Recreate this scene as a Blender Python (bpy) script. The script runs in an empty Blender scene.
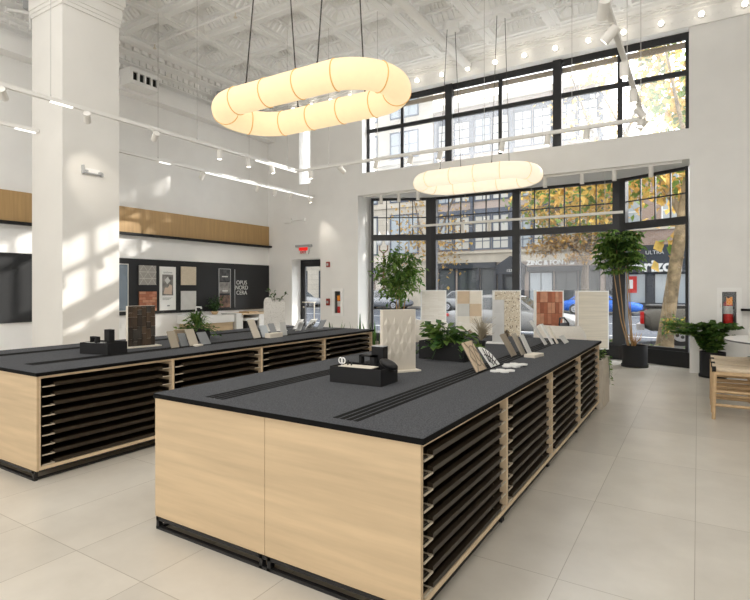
import bpy, math, random
from mathutils import Vector, Matrix, Euler
random.seed(7)
PI = math.pi
sc = bpy.context.scene
COL = sc.collection

# ------------------------------------------------------------------ camera
EYE = 1.55
cam = bpy.data.cameras.new('camera')
cam.sensor_width = 36.0
cam.lens = 36.0 * 522.0 / 750.0
cam.shift_y = (287.6 - 300.0) / 750.0
cam.clip_end = 300
cam_o = bpy.data.objects.new('camera', cam)
COL.objects.link(cam_o)
cam_o.location = (0, 0, EYE)
cam_o.rotation_euler = (PI / 2, 0, math.radians(31.75))
sc.camera = cam_o

# ------------------------------------------------------------------ sky, sun, fill lights, exposure
w = bpy.data.worlds.new('sky')
sc.world = w
w.use_nodes = True
wn = w.node_tree.nodes
bg = wn['Background']
bg.inputs[0].default_value = (0.92, 0.96, 1.0, 1)
# the sky is brighter around the low sun than on the opposite side
_l = w.node_tree.links
_tc = wn.new('ShaderNodeTexCoord')
_vd = wn.new('ShaderNodeVectorMath'); _vd.operation = 'DOT_PRODUCT'
_vd.inputs[1].default_value = Vector((1, 1.03, .75)).normalized()
_l.new(_tc.outputs['Generated'], _vd.inputs[0])
_mx = wn.new('ShaderNodeMath'); _mx.operation = 'MAXIMUM'; _mx.inputs[1].default_value = 0
_l.new(_vd.outputs['Value'], _mx.inputs[0])
_pw = wn.new('ShaderNodeMath'); _pw.operation = 'POWER'; _pw.inputs[1].default_value = 2.0
_l.new(_mx.outputs[0], _pw.inputs[0])
_ma = wn.new('ShaderNodeMath'); _ma.operation = 'MULTIPLY_ADD'; _ma.inputs[1].default_value = 7.0; _ma.inputs[2].default_value = 1.6
_l.new(_pw.outputs[0], _ma.inputs[0])
_l.new(_ma.outputs[0], bg.inputs[1])

def area(name, loc, rot, sx, sy, energy, col=(1, 1, 1)):
    l = bpy.data.lights.new(name, 'AREA')
    l.shape = 'RECTANGLE'
    l.size, l.size_y = sx, sy
    l.energy = energy
    l.color = col
    o = bpy.data.objects.new(name, l)
    COL.objects.link(o)
    o.location = loc
    o.rotation_euler = rot
    return o

sun = bpy.data.lights.new('sun', 'SUN')
sun.energy = 5.0
sun.angle = math.radians(0.7)
sun.color = (1.0, 0.95, 0.87)
sun_o = bpy.data.objects.new('sun', sun)
COL.objects.link(sun_o)
sun_o.rotation_euler = Vector((-1, -1.012, -0.535)).to_track_quat('-Z', 'Y').to_euler()
sun_o.location = (12, 20, 14)
# two unseen fill lights added to brighten the room, from behind and overhead
area('rear_fill_light', (-3.0, -5.6, 2.6), (math.radians(114), 0, 0), 12, 5.0, 430, (1.0, 0.985, 0.96))
area('overhead_fill_light', (-2.5, 0.5, 6.6), (0, 0, 0), 12, 8, 300, (1.0, 0.98, 0.95))

sc.view_settings.view_transform = 'Standard'
sc.view_settings.look = 'None'
sc.view_settings.exposure = 0.14
sc.view_settings.gamma = 1.0
sc.view_settings.use_curve_mapping = False
sc.cycles.use_denoising = True
sc.cycles.max_bounces = 10
sc.cycles.diffuse_bounces = 5
sc.cycles.transparent_max_bounces = 24
sc.cycles.sample_clamp_indirect = 6
sc.cycles.caustics_reflective = False
sc.cycles.caustics_refractive = False

# ------------------------------------------------------------------ materials
def nt(name):
    m = bpy.data.materials.new(name)
    m.use_nodes = True
    n = m.node_tree
    return m, n, n.nodes['Principled BSDF']

def mapped(n, stretch=(1, 1, 1), coord='Object'):
    tc = n.nodes.new('ShaderNodeTexCoord')
    mp = n.nodes.new('ShaderNodeMapping')
    mp.inputs['Scale'].default_value = stretch
    n.links.new(tc.outputs[coord], mp.inputs['Vector'])
    return mp.outputs['Vector']

def ramp(n, fac, stops):
    r = n.nodes.new('ShaderNodeValToRGB')
    el = r.color_ramp.elements
    while len(el) < len(stops):
        el.new(0.5)
    for e, (p, c) in zip(el, stops):
        e.position = p
        e.color = (c[0], c[1], c[2], 1)
    n.links.new(fac, r.inputs['Fac'])
    return r.outputs['Color']

def M(name, col, rough=.5, metal=0., var=0., scale=6., stretch=(1, 1, 1), bump=0., spec=.4, emit=None, estr=0., detail=4):
    m, n, p = nt(name)
    p.inputs['Base Color'].default_value = (*col, 1)
    p.inputs['Roughness'].default_value = rough
    p.inputs['Metallic'].default_value = metal
    p.inputs['Specular IOR Level'].default_value = spec
    if var or bump:
        v = mapped(n, stretch)
        t = n.nodes.new('ShaderNodeTexNoise')
        t.inputs['Scale'].default_value = scale
        t.inputs['Detail'].default_value = detail
        n.links.new(v, t.inputs['Vector'])
        if var:
            lo = tuple(c * (1 - var) for c in col)
            hi = tuple(min(1, c * (1 + var)) for c in col)
            c = ramp(n, t.outputs['Fac'], [(.3, lo), (.7, hi)])
            n.links.new(c, p.inputs['Base Color'])
        if bump:
            b = n.nodes.new('ShaderNodeBump')
            b.inputs['Strength'].default_value = bump
            b.inputs['Distance'].default_value = .02
            n.links.new(t.outputs['Fac'], b.inputs['Height'])
            n.links.new(b.outputs['Normal'], p.inputs['Normal'])
    if emit:
        p.inputs['Emission Color'].default_value = (*emit, 1)
        p.inputs['Emission Strength'].default_value = estr
    return m

def glass_mat(name, tint=(1, 1, 1), gloss=.05):
    m = bpy.data.materials.new(name)
    m.use_nodes = True
    n = m.node_tree
    n.nodes.clear()
    out = n.nodes.new('ShaderNodeOutputMaterial')
    mix = n.nodes.new('ShaderNodeMixShader')
    tr = n.nodes.new('ShaderNodeBsdfTransparent')
    gl = n.nodes.new('ShaderNodeBsdfGlossy')
    gl.inputs['Roughness'].default_value = .02
    tr.inputs['Color'].default_value = (*tint, 1)
    mix.inputs[0].default_value = gloss
    n.links.new(tr.outputs[0], mix.inputs[1])
    n.links.new(gl.outputs[0], mix.inputs[2])
    n.links.new(mix.outputs[0], out.inputs[0])
    return m

def floor_mat():
    m, n, p = nt('floor_tile')
    v = mapped(n)
    sx = n.nodes.new('ShaderNodeSeparateXYZ')
    n.links.new(v, sx.inputs[0])
    def math_(op, a, b=None):
        k = n.nodes.new('ShaderNodeMath')
        k.operation = op
        for i, q in enumerate((a, b)):
            if q is None:
                continue
            if isinstance(q, (int, float)):
                k.inputs[i].default_value = q
            else:
                n.links.new(q, k.inputs[i])
        return k.outputs[0]
    gx = math_('DIVIDE', math_('ADD', sx.outputs['X'], 62.0155), .62)
    gy = math_('DIVIDE', math_('ADD', sx.outputs['Y'], 118.3 - 1.69), 1.183)
    fx, fy = math_('FRACT', gx), math_('FRACT', gy)
    ex = math_('MULTIPLY', math_('MINIMUM', fx, math_('SUBTRACT', 1.0, fx)), .62)
    ey = math_('MULTIPLY', math_('MINIMUM', fy, math_('SUBTRACT', 1.0, fy)), 1.183)
    line = math_('LESS_THAN', math_('MINIMUM', ex, ey), .0022)
    cmb = n.nodes.new('ShaderNodeCombineXYZ')
    n.links.new(math_('FLOOR', gx), cmb.inputs[0])
    n.links.new(math_('FLOOR', gy), cmb.inputs[1])
    wn_ = n.nodes.new('ShaderNodeTexWhiteNoise')
    n.links.new(cmb.outputs[0], wn_.inputs['Vector'])
    t = n.nodes.new('ShaderNodeTexNoise')
    t.inputs['Scale'].default_value = 2.2
    t.inputs['Detail'].default_value = 7
    t.inputs['Roughness'].default_value = .6
    n.links.new(v, t.inputs['Vector'])
    c1 = ramp(n, t.outputs['Fac'], [(.3, (.565, .525, .46)), (.7, (.66, .62, .55))])
    mx = n.nodes.new('ShaderNodeMix')
    mx.data_type = 'RGBA'
    mx.blend_type = 'MULTIPLY'
    mx.inputs[0].default_value = 1
    n.links.new(c1, mx.inputs[6])
    c2 = ramp(n, wn_.outputs['Value'], [(0, (.93, .93, .93)), (1, (1.04, 1.04, 1.04))])
    n.links.new(c2, mx.inputs[7])
    m2 = n.nodes.new('ShaderNodeMix')
    m2.data_type = 'RGBA'
    n.links.new(line, m2.inputs[0])
    n.links.new(mx.outputs[2], m2.inputs[6])
    m2.inputs[7].default_value = (.36, .32, .26, 1)
    n.links.new(m2.outputs[2], p.inputs['Base Color'])
    p.inputs['Roughness'].default_value = .28
    p.inputs['Specular IOR Level'].default_value = .6
    return m

def voronoi_mat(name, cols, scale, rough=.5):
    m, n, p = nt(name)
    v = mapped(n)
    t = n.nodes.new('ShaderNodeTexVoronoi')
    t.inputs['Scale'].default_value = scale
    n.links.new(v, t.inputs['Vector'])
    sep = n.nodes.new('ShaderNodeSeparateColor')
    n.links.new(t.outputs['Color'], sep.inputs[0])
    stops = [(i / len(cols), c) for i, c in enumerate(cols)]
    r = n.nodes.new('ShaderNodeValToRGB')
    r.color_ramp.interpolation = 'CONSTANT'
    el = r.color_ramp.elements
    while len(el) < len(stops):
        el.new(.5)
    for e, (q, c) in zip(el, stops):
        e.position = q
        e.color = (*c, 1)
    n.links.new(sep.outputs[0], r.inputs['Fac'])
    edge = n.nodes.new('ShaderNodeMath')
    edge.operation = 'GREATER_THAN'
    edge.inputs[1].default_value = .42
    n.links.new(t.outputs['Distance'], edge.inputs[0])
    mx = n.nodes.new('ShaderNodeMix')
    mx.data_type = 'RGBA'
    n.links.new(edge.outputs[0], mx.inputs[0])
    n.links.new(r.outputs['Color'], mx.inputs[6])
    mx.inputs[7].default_value = (*cols[0], 1)
    n.links.new(mx.outputs[2], p.inputs['Base Color'])
    p.inputs['Roughness'].default_value = rough
    return m

def brick_mat(name, c1, c2, mortar, bw, bh, msize=.012, rough=.8, rot=(PI / 2, 0, 0)):
    m, n, p = nt(name)
    tc = n.nodes.new('ShaderNodeTexCoord')
    mp = n.nodes.new('ShaderNodeMapping')
    mp.inputs['Rotation'].default_value = rot
    n.links.new(tc.outputs['Object'], mp.inputs['Vector'])
    b = n.nodes.new('ShaderNodeTexBrick')
    b.inputs['Color1'].default_value = (*c1, 1)
    b.inputs['Color2'].default_value = (*c2, 1)
    b.inputs['Mortar'].default_value = (*mortar, 1)
    b.inputs['Scale'].default_value = 1
    b.inputs['Brick Width'].default_value = bw
    b.inputs['Row Height'].default_value = bh
    b.inputs['Mortar Size'].default_value = msize
    n.links.new(mp.outputs[0], b.inputs['Vector'])
    n.links.new(b.outputs['Color'], p.inputs['Base Color'])
    p.inputs['Roughness'].default_value = rough
    return m

WALL = M('white_plaster', (.90, .895, .88), .85, var=.02, scale=2.5, bump=.12)
CEIL = M('white_ceiling_paint', (.94, .94, .93), .8)
TRIMW = M('white_trim_paint', (.92, .915, .90), .6)
FLOOR = floor_mat()
WOOD = M('pale_maple_wood', (.57, .43, .27), .5, var=.13, scale=3.2, stretch=(.35, .35, 5), detail=8)
WOODE = M('pale_plywood_edge', (.70, .55, .37), .5, var=.08, scale=10)
FASCIA = M('honey_wood', (.47, .30, .13), .5, var=.1, scale=6, stretch=(4, 4, .25))
OAK = M('oak_wood', (.60, .42, .24), .5, var=.12, scale=14, stretch=(1, 1, 1))
BLACK = M('black_metal', (.012, .012, .013), .45)
BLACKM = M('black_matt', (.018, .018, .019), .7, spec=.2)
DRAWER = M('black_drawer_steel', (.030, .021, .012), .42, spec=.4)
FELT = M('charcoal_felt', (.082, .085, .093), .95, var=.5, scale=140, spec=.1, bump=.15)
SLOT = M('black_slot', (.006, .006, .006), .8, spec=.1)
PULL = M('dull_cream_pull', (.55, .48, .37), .4)
STEELW = M('cream_steel', (.80, .74, .64), .35)
FRAME = M('dark_window_frame', (.028, .029, .032), .45)
GLASS = glass_mat('window_glass', (1, 1, 1), .035)
TRACK = M('white_track', (.82, .81, .78), .4)
SPOTW = M('white_spotlight', (.80, .78, .74), .4)
LENS = M('lamp_lens', (1, 1, 1), .4, emit=(1, .93, .8), estr=6)
BULB = M('bulb_glass', (1, 1, 1), .4, emit=(1, .90, .74), estr=6)
LED = M('led_strip', (1, 1, 1), .4, emit=(1, .97, .92), estr=1.4)
PAPER = M('warm_paper_shade', (.42, .33, .2), .7, var=.05, scale=14, emit=(1.0, .78, .46), estr=.80)
PAPERC = M('cream_paper_shade', (.42, .38, .3), .7, var=.05, scale=14, emit=(1.0, .87, .66), estr=.80)
SEAM = M('shade_seam', (.62, .42, .16), .7, emit=(1, .55, .15), estr=.28)
CABLE = M('black_cable', (.05, .045, .04), .6)
WIRE = M('steel_wire', (.55, .54, .52), .4)
GREY = M('grey_plastic', (.42, .43, .44), .5)
PANELB = M('black_display_panel', (.022, .023, .025), .6, spec=.3)
RED = M('red_plastic', (.62, .02, .015), .4)
REDD = M('dark_red_plastic', (.30, .035, .025), .5)
ORANGE = M('orange_tag', (.95, .33, .02), .5)
WHITE = M('white_enamel', (.85, .85, .83), .3)
BOUCLE = M('white_boucle', (.80, .77, .72), .95, var=.05, scale=60, bump=.5)
LEAF = M('green_leaf', (.075, .165, .035), .45, var=.4, scale=5)
LEAFD = M('dark_green_leaf', (.032, .085, .020), .4, var=.4, scale=9)
LEAFY = M('yellow_green_leaf', (.17, .28, .06), .5, var=.35, scale=4)
def translucent(m, f=.5):
    n = m.node_tree
    p = n.nodes['Principled BSDF']; out = n.nodes['Material Output']
    t = n.nodes.new('ShaderNodeBsdfTranslucent'); mx = n.nodes.new('ShaderNodeMixShader')
    mx.inputs[0].default_value = f
    src = p.inputs['Base Color'].links
    if src: n.links.new(src[0].from_socket, t.inputs['Color'])
    else: t.inputs['Color'].default_value = p.inputs['Base Color'].default_value
    n.links.new(p.outputs[0], mx.inputs[1]); n.links.new(t.outputs[0], mx.inputs[2]); n.links.new(mx.outputs[0], out.inputs[0])
LEAFG = M('golden_leaf', (.70, .48, .13), .6, var=.35, scale=3)
LEAFO = M('amber_leaf', (.62, .38, .11), .6, var=.35, scale=3)
LEAFB = M('brown_leaf', (.42, .31, .18), .7, var=.3, scale=3)
LEAFP = M('pale_leaf', (.78, .68, .45), .7, var=.2, scale=3)
for q_ in (LEAFP, LEAF, LEAFY, LEAFG, LEAFO, LEAFB):
    translucent(q_)
BARK = M('mottled_bark', (.25, .19, .115), .9, var=.5, scale=5)
BARKD = M('grey_bark', (.16, .13, .10), .9, var=.3, scale=6)
STEM = M('tan_stem', (.35, .22, .10), .8)
SOIL = M('dark_soil', (.05, .035, .025), .95, var=.3, scale=30)
PLANTER = M('beige_planter', (.58, .52, .44), .7, var=.06, scale=8)
TRAV = M('travertine', (.72, .66, .55), .6, var=.10, scale=3, stretch=(.4, .4, 9), detail=4)
STONEW = brick_mat('white_split_stone', (.90, .87, .82), (.82, .78, .72), (.74, .70, .64), .22, .035, .002, .7)
TERRZ = voronoi_mat('beige_terrazzo', [(.66, .58, .45), (.80, .74, .62), (.16, .11, .07), (.42, .33, .22), (.88, .84, .75)], 30)
TERRW = voronoi_mat('white_terrazzo', [(.74, .72, .68), (.80, .78, .74), (.52, .50, .46), (.68, .65, .6)], 70)
MARB = M('pale_marble', (.56, .56, .55), .35, var=.14, scale=7, stretch=(1, 1, .5))
CREAM = M('cream_tile', (.78, .72, .62), .5, var=.04)
TAN = M('tan_tile', (.60, .47, .33), .5, var=.05)
LGREY = M('light_grey_tile', (.62, .62, .60), .5, var=.05)
MGREY = M('mid_grey_tile', (.22, .23, .24), .6, var=.05)
DTAN = M('dark_taupe_tile', (.30, .25, .19), .6, var=.06)
TERRA = [M('terracotta_%d' % i, c, .6, var=.12, scale=12) for i, c in enumerate([(.42, .15, .08), (.52, .22, .13), (.35, .12, .065), (.58, .29, .18)])]
GROUT = M('brown_grout', (.22, .10, .06), .9)
DARKW = [M('dark_reclaimed_wood_%d' % i, c, .7, var=.3, scale=14, stretch=(2, 2, .3)) for i, c in enumerate([(.060, .040, .026), (.085, .055, .034), (.040, .030, .022), (.055, .048, .040)])]
DIAM = M('cream_relief_tile', (.64, .59, .51), .6)
ASPH = M('grey_asphalt', (.050, .058, .074), .85, var=.1, scale=2)
WALK = M('pale_pavement', (.12, .117, .11), .85, var=.08, scale=2)
LIME = M('pale_limestone', (.62, .56, .46), .85, var=.10, scale=1.2)
LIMEB = brick_mat('limestone_blocks', (.62, .56, .47), (.56, .50, .41), (.48, .43, .36), 1.2, .5, .02)
BRICKB = brick_mat('brown_brick', (.34, .21, .16), (.40, .27, .21), (.45, .40, .35), .28, .09, .012)
BRICKP = brick_mat('pink_brick', (.52, .40, .34), (.46, .36, .31), (.5, .46, .42), .28, .09, .012)
SLATEB = M('slate_blue_paint', (.115, .135, .175), .6)
SLATED = M('dark_slate_paint', (.045, .052, .066), .6)
FARGL = M('reflective_pane', (.42, .47, .50), .12, spec=.8)
FARGW = M('curtained_pane', (.66, .64, .58), .3, spec=.6)
SHOPGL = M('dark_shop_pane', (.07, .08, .085), .15, spec=.4)
TYRE = M('black_rubber', (.02, .02, .02), .8)
RIM = M('alloy_rim', (.5, .5, .52), .35, metal=.8)
CARGL = M('car_glass', (.03, .035, .04), .08, spec=.8)
CARW = M('white_car_paint', (.32, .32, .32), .25)
CARB = M('blue_car_paint', (.015, .14, .62), .25)
CARS = M('tan_silver_paint', (.13, .125, .11), .35)
CARK = M('grey_car_paint', (.22, .23, .25), .3)
TAIL = M('tail_lamp', (.55, .01, .01), .3)
BRONZE = M('bronze_metal', (.20, .10, .05), .5)
GLOBE = M('white_globe', (.85, .85, .85), .4)
PHOTO = M('grey_photo_print', (.22, .21, .20), .6, var=.6, scale=7)
SKIN = M('pale_print', (.62, .48, .38), .6)
PRINTB = M('dark_photo_print', (.05, .05, .052), .4, var=.8, scale=9)
PRINTO = M('amber_photo_print', (.16, .085, .05), .4, var=.8, scale=9)
MIRROR = M('blue_grey_mirror', (.17, .22, .27), .25, spec=.6)
GEO = M('grey_relief_tile', (.36, .345, .315), .6, var=.05)
GEOL = M('pale_grout_line', (.62, .60, .56), .7)
BEIGET = voronoi_mat('beige_mottled_tile', [(.60, .52, .40), (.66, .58, .46), (.54, .46, .35)], 40)

# ------------------------------------------------------------------ mesh helper
class MB:
    def __init__(s):
        s.v, s.f, s.sm, s.mi = [], [], [], []
    def add(s, vs, fs, smooth=False, mi=0):
        b = len(s.v)
        s.v += [tuple(q) for q in vs]
        for f in fs:
            s.f.append([b + i for i in f]); s.sm.append(smooth); s.mi.append(mi)
        return s
    def box(s, x0, x1, y0, y1, z0, z1, mi=0, mat=None):
        vs = [Vector(p) for p in ((x0, y0, z0), (x1, y0, z0), (x1, y1, z0), (x0, y1, z0), (x0, y0, z1), (x1, y0, z1), (x1, y1, z1), (x0, y1, z1))]
        if mat is not None:
            vs = [mat @ q for q in vs]
        return s.add(vs, [(3, 2, 1, 0), (4, 5, 6, 7), (0, 1, 5, 4), (1, 2, 6, 5), (2, 3, 7, 6), (3, 0, 4, 7)], False, mi)
    def tub(s, x0, x1, y0, y1, z0, z1, th, fl=None):
        # open-topped box whose walls meet without overlapping
        fl = fl or th
        s.box(x0, x1, y0, y1, z0, z0 + fl)
        s.box(x0, x1, y0, y0 + th, z0 + fl, z1); s.box(x0, x1, y1 - th, y1, z0 + fl, z1)
        s.box(x0, x0 + th, y0 + th, y1 - th, z0 + fl, z1); s.box(x1 - th, x1, y0 + th, y1 - th, z0 + fl, z1)
        return s
    def frame_y(s, x0, x1, z0, z1, y0, y1, w):
        # rectangular frame lying in the xz plane
        s.box(x0, x1, y0, y1, z0, z0 + w); s.box(x0, x1, y0, y1, z1 - w, z1)
        s.box(x0, x0 + w, y0, y1, z0 + w, z1 - w); s.box(x1 - w, x1, y0, y1, z0 + w, z1 - w)
        return s
    def rbox(s, x0, x1, y0, y1, z0, z1, r=.02, mi=0):
        # box with bevelled vertical edges and top/bottom chamfer
        def ring(i, z):
            a, b, c, d = x0 + i, x1 - i, y0 + i, y1 - i
            k = r
            return [(a + k, c, z), (b - k, c, z), (b, c + k, z), (b, d - k, z), (b - k, d, z), (a + k, d, z), (a, d - k, z), (a, c + k, z)]
        h = r * .6
        vs = ring(h, z0) + ring(0, z0 + h) + ring(0, z1 - h) + ring(h, z1)
        fs = [tuple(reversed(range(8))), tuple(range(24, 32))]
        for k in range(3):
            for i in range(8):
                j = (i + 1) % 8
                fs.append((k * 8 + i, k * 8 + j, k * 8 + 8 + j, k * 8 + 8 + i))
        return s.add(vs, fs, False, mi)
    def cyl(s, p0, p1, r0, r1=None, n=12, mi=0, smooth=True, cap=True):
        r1 = r0 if r1 is None else r1
        p0, p1 = Vector(p0), Vector(p1)
        d = (p1 - p0).normalized()
        u = d.orthogonal().normalized(); v = d.cross(u)
        a = [p0 + (u * math.cos(2 * PI * i / n) + v * math.sin(2 * PI * i / n)) * r0 for i in range(n)]
        b = [p1 + (u * math.cos(2 * PI * i / n) + v * math.sin(2 * PI * i / n)) * r1 for i in range(n)]
        s.add(a + b, [(i, (i + 1) % n, n + (i + 1) % n, n + i) for i in range(n)], smooth, mi)
        if cap:
            s.add(a, [tuple(reversed(range(n)))], False, mi)
            s.add(b, [tuple(range(n))], False, mi)
        return s
    def tube(s, path, r, n=10, closed=False, mi=0, up=None, ry=None, cap=True):
        path = [Vector(p) for p in path]
        N = len(path); rs = r if isinstance(r, (list, tuple)) else [r] * N
        rings = []
        prev = None
        for i, p in enumerate(path):
            a = path[(i - 1) % N] if (closed or i > 0) else p
            b = path[(i + 1) % N] if (closed or i < N - 1) else p
            d = (b - a).normalized()
            if up is not None:
                u = Vector(up); u = (u - d * u.dot(d)).normalized()
            elif prev is None:
                u = d.orthogonal().normalized()
            else:
                u = (prev - d * prev.dot(d)).normalized()
            prev = u
            v = d.cross(u)
            k = rs[i]
            rings.append([p + u * math.cos(2 * PI * j / n) * (ry or k) + v * math.sin(2 * PI * j / n) * k for j in range(n)])
        vs = [q for rg in rings for q in rg]
        fs = []
        for i in range(N if closed else N - 1):
            i2 = (i + 1) % N
            for j in range(n):
                j2 = (j + 1) % n
                fs.append((i * n + j, i * n + j2, i2 * n + j2, i2 * n + j))
        s.add(vs, fs, True, mi)
        if not closed and cap:
            s.add(rings[0], [tuple(reversed(range(n)))], False, mi)
            s.add(rings[-1], [tuple(range(n))], False, mi)
        return s
    def lathe(s, prof, c=(0, 0, 0), n=20, mi=0, smooth=True):
        vs = []
        for r, z in prof:
            for i in range(n):
                a = 2 * PI * i / n
                vs.append((c[0] + r * math.cos(a), c[1] + r * math.sin(a), c[2] + z))
        fs = []
        for k in range(len(prof) - 1):
            for i in range(n):
                j = (i + 1) % n
                fs.append((k * n + i, k * n + j, k * n + n + j, k * n + n + i))
        return s.add(vs, fs, smooth, mi)
    def ball(s, c, r, n=14, m=8, sz=1.0, mi=0):
        prof = [(max(1e-4, r * math.sin(PI * k / m)), -r * sz * math.cos(PI * k / m)) for k in range(m + 1)]
        return s.lathe(prof, c, n, mi)
    def prism(s, poly, h0, h1, axis='z', mi=0, smooth=False):
        # poly: ccw list of 2d points; axis z: (x,y); y: (x,z); x: (y,z)
        def P(q, h):
            return (q[0], q[1], h) if axis == 'z' else ((q[0], h, q[1]) if axis == 'y' else (h, q[0], q[1]))
        n = len(poly)
        s.add([P(q, h0) for q in poly] + [P(q, h1) for q in poly], [(i, (i + 1) % n, n + (i + 1) % n, n + i) for i in range(n)], smooth, mi)
        s.add([P(q, h0) for q in poly], [tuple(reversed(range(n)))], False, mi)
        s.add([P(q, h1) for q in poly], [tuple(range(n))], False, mi)
        return s
    def leaf(s, p, d, length, width, mi=0, droop=.2, nrm=None):
        p = Vector(p); d = Vector(d).normalized()
        up = Vector(nrm) if nrm is not None else Vector((random.uniform(-.6, .6), random.uniform(-.6, .6), 1))
        sd = d.cross(up)
        if sd.length < 1e-3:
            sd = d.orthogonal()
        sd.normalize(); up = sd.cross(d)
        m = p + d * length * .5 + up * length * .06
        t = p + d * length - up * length * droop
        return s.add([p, m + sd * width * .5, t, m - sd * width * .5], [(0, 1, 2, 3)], True, mi)
    def mesh(s, name, mats):
        me = bpy.data.meshes.new(name)
        me.from_pydata([tuple(q) for q in s.v], [], s.f)
        me.polygons.foreach_set('use_smooth', s.sm)
        me.polygons.foreach_set('material_index', s.mi)
        for m in (mats if isinstance(mats, (list, tuple)) else [mats]):
            me.materials.append(m)
        me.update()
        return me
    def build(s, name, mats, parent=None, loc=None, rot=None):
        o = bpy.data.objects.new(name, s.mesh(name, mats))
        COL.objects.link(o)
        o.parent = parent
        if loc is not None:
            o.location = loc
        if rot is not None:
            o.rotation_euler = rot
        return o

def tag(o, label=None, cat=None, group=None, kind=None):
    if label: o['label'] = label
    if cat: o['category'] = cat
    if group: o['group'] = group
    if kind: o['kind'] = kind
    return o

def thing(name, label, cat, loc=(0, 0, 0), rz=0., group=None):
    o = bpy.data.objects.new(name, None)
    o.empty_display_size = .1
    COL.objects.link(o)
    o.location = loc
    o.rotation_euler = (0, 0, rz)
    return tag(o, label, cat, group)

def struct(name, mb, mats, parent=None):
    o = mb.build(name, mats, parent)
    if parent is None:
        o['kind'] = 'structure'
    return o

def kids(o):
    return [c for c in o.children]

def copy_thing(o, loc, rot=None, label=None):
    r = o.copy()
    COL.objects.link(r)
    r.location = loc
    if rot is not None:
        r.rotation_euler = rot
    if label:
        r['label'] = label
    def rec(src, dst):
        for ch in src.children:
            c = ch.copy()
            COL.objects.link(c)
            c.parent = dst
            rec(ch, c)
    rec(o, r)
    return r

ORD = ['first', 'second', 'third', 'fourth', 'fifth', 'sixth', 'seventh', 'eighth', 'ninth', 'tenth', 'eleventh', 'twelfth', 'thirteenth', 'fourteenth', 'fifteenth', 'sixteenth', 'seventeenth', 'eighteenth', 'nineteenth', 'twentieth']

def text(name, s, size, mat, parent, loc, rot, extrude=.004, align='CENTER', bold=0.):
    cu = bpy.data.curves.new(name, 'FONT')
    cu.body = s
    cu.size = size
    cu.extrude = extrude
    cu.offset = bold
    cu.align_x = align
    cu.align_y = 'CENTER'
    cu.materials.append(mat)
    tmp = bpy.data.objects.new(name, cu)
    me = bpy.data.meshes.new_from_object(tmp)
    bpy.data.objects.remove(tmp)
    o = bpy.data.objects.new(name, me)
    COL.objects.link(o)
    o.parent = parent
    o.location = loc
    o.rotation_euler = rot
    return o

# ================================================================== SETTING
XL, YB, ZC = -10.45, 11.08, 6.72
BAY = [(-7.32, 11.64), (-5.93, 12.40), (-3.69, 12.40), (-1.43, 12.40), (-0.13, 11.76)]

fl = MB()
fl.prism([(XL - .3, -6), (6.5, -6), (6.5, YB + .62), (-.13, YB + .69), (-1.43, 12.45), (-5.93, 12.45), (-7.34, 11.7), (XL - .3, YB + .62)], -.12, 0)
struct('floor', fl, FLOOR)

wl = MB()
wl.box(XL - .3, XL, -6, YB + .62, 0, 7.2)
struct('wall_left', wl, WALL)

wr = MB(); wr.box(6.5, 6.8, -6.3, YB + .6, 0, 7.2); wr.box(3.2, 6.8, YB, YB + .6, 0, 7.2)
struct('wall_right', wr, WALL)
wr = MB(); wr.box(XL - .3, 6.8, -6.3, -6, 0, 7.2)
struct('wall_rear', wr, WALL)

def grid_wall(mb, x0, x1, y0, y1, z0, z1, holes):
    xs = sorted({x0, x1, *[h[0] for h in holes], *[h[1] for h in holes]})
    zs = sorted({z0, z1, *[h[2] for h in holes], *[h[3] for h in holes]})
    def solid(i, k):
        if i < 0 or k < 0 or i >= len(xs) - 1 or k >= len(zs) - 1:
            return False
        cx, cz = (xs[i] + xs[i + 1]) / 2, (zs[k] + zs[k + 1]) / 2
        return not any(h[0] < cx < h[1] and h[2] < cz < h[3] for h in holes)
    for i in range(len(xs) - 1):
        for k in range(len(zs) - 1):
            if not solid(i, k):
                continue
            a, b, c, d = xs[i], xs[i + 1], zs[k], zs[k + 1]
            mb.add([(a, y0, c), (b, y0, c), (b, y0, d), (a, y0, d)], [(0, 1, 2, 3)])
            mb.add([(a, y1, c), (b, y1, c), (b, y1, d), (a, y1, d)], [(3, 2, 1, 0)])
            if not solid(i - 1, k): mb.add([(a, y0, c), (a, y1, c), (a, y1, d), (a, y0, d)], [(3, 2, 1, 0)])
            if not solid(i + 1, k): mb.add([(b, y0, c), (b, y1, c), (b, y1, d), (b, y0, d)], [(0, 1, 2, 3)])
            if not solid(i, k - 1): mb.add([(a, y0, c), (b, y0, c), (b, y1, c), (a, y1, c)], [(3, 2, 1, 0)])
            if not solid(i, k + 1): mb.add([(a, y0, d), (b, y0, d), (b, y1, d), (a, y1, d)], [(0, 1, 2, 3)])

DOOR = (-9.56, -8.57, 0, 2.33)
SLIT = (-9.30, -8.90, 4.38, 6.2)
UPW = (-7.24, -0.14, 4.45, 6.30)
BAYH = (-7.366, -0.13, 0, 3.90)
CABR = (.355, .575, .91, 1.48)
CABL = (-8.09, -7.885, .88, 1.46)
wb = MB()
grid_wall(wb, XL, 3.2, YB, YB + .6, 0, 7.2, [DOOR, SLIT, UPW, BAYH, CABR, CABL])
struct('wall_back', wb, WALL)

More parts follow.
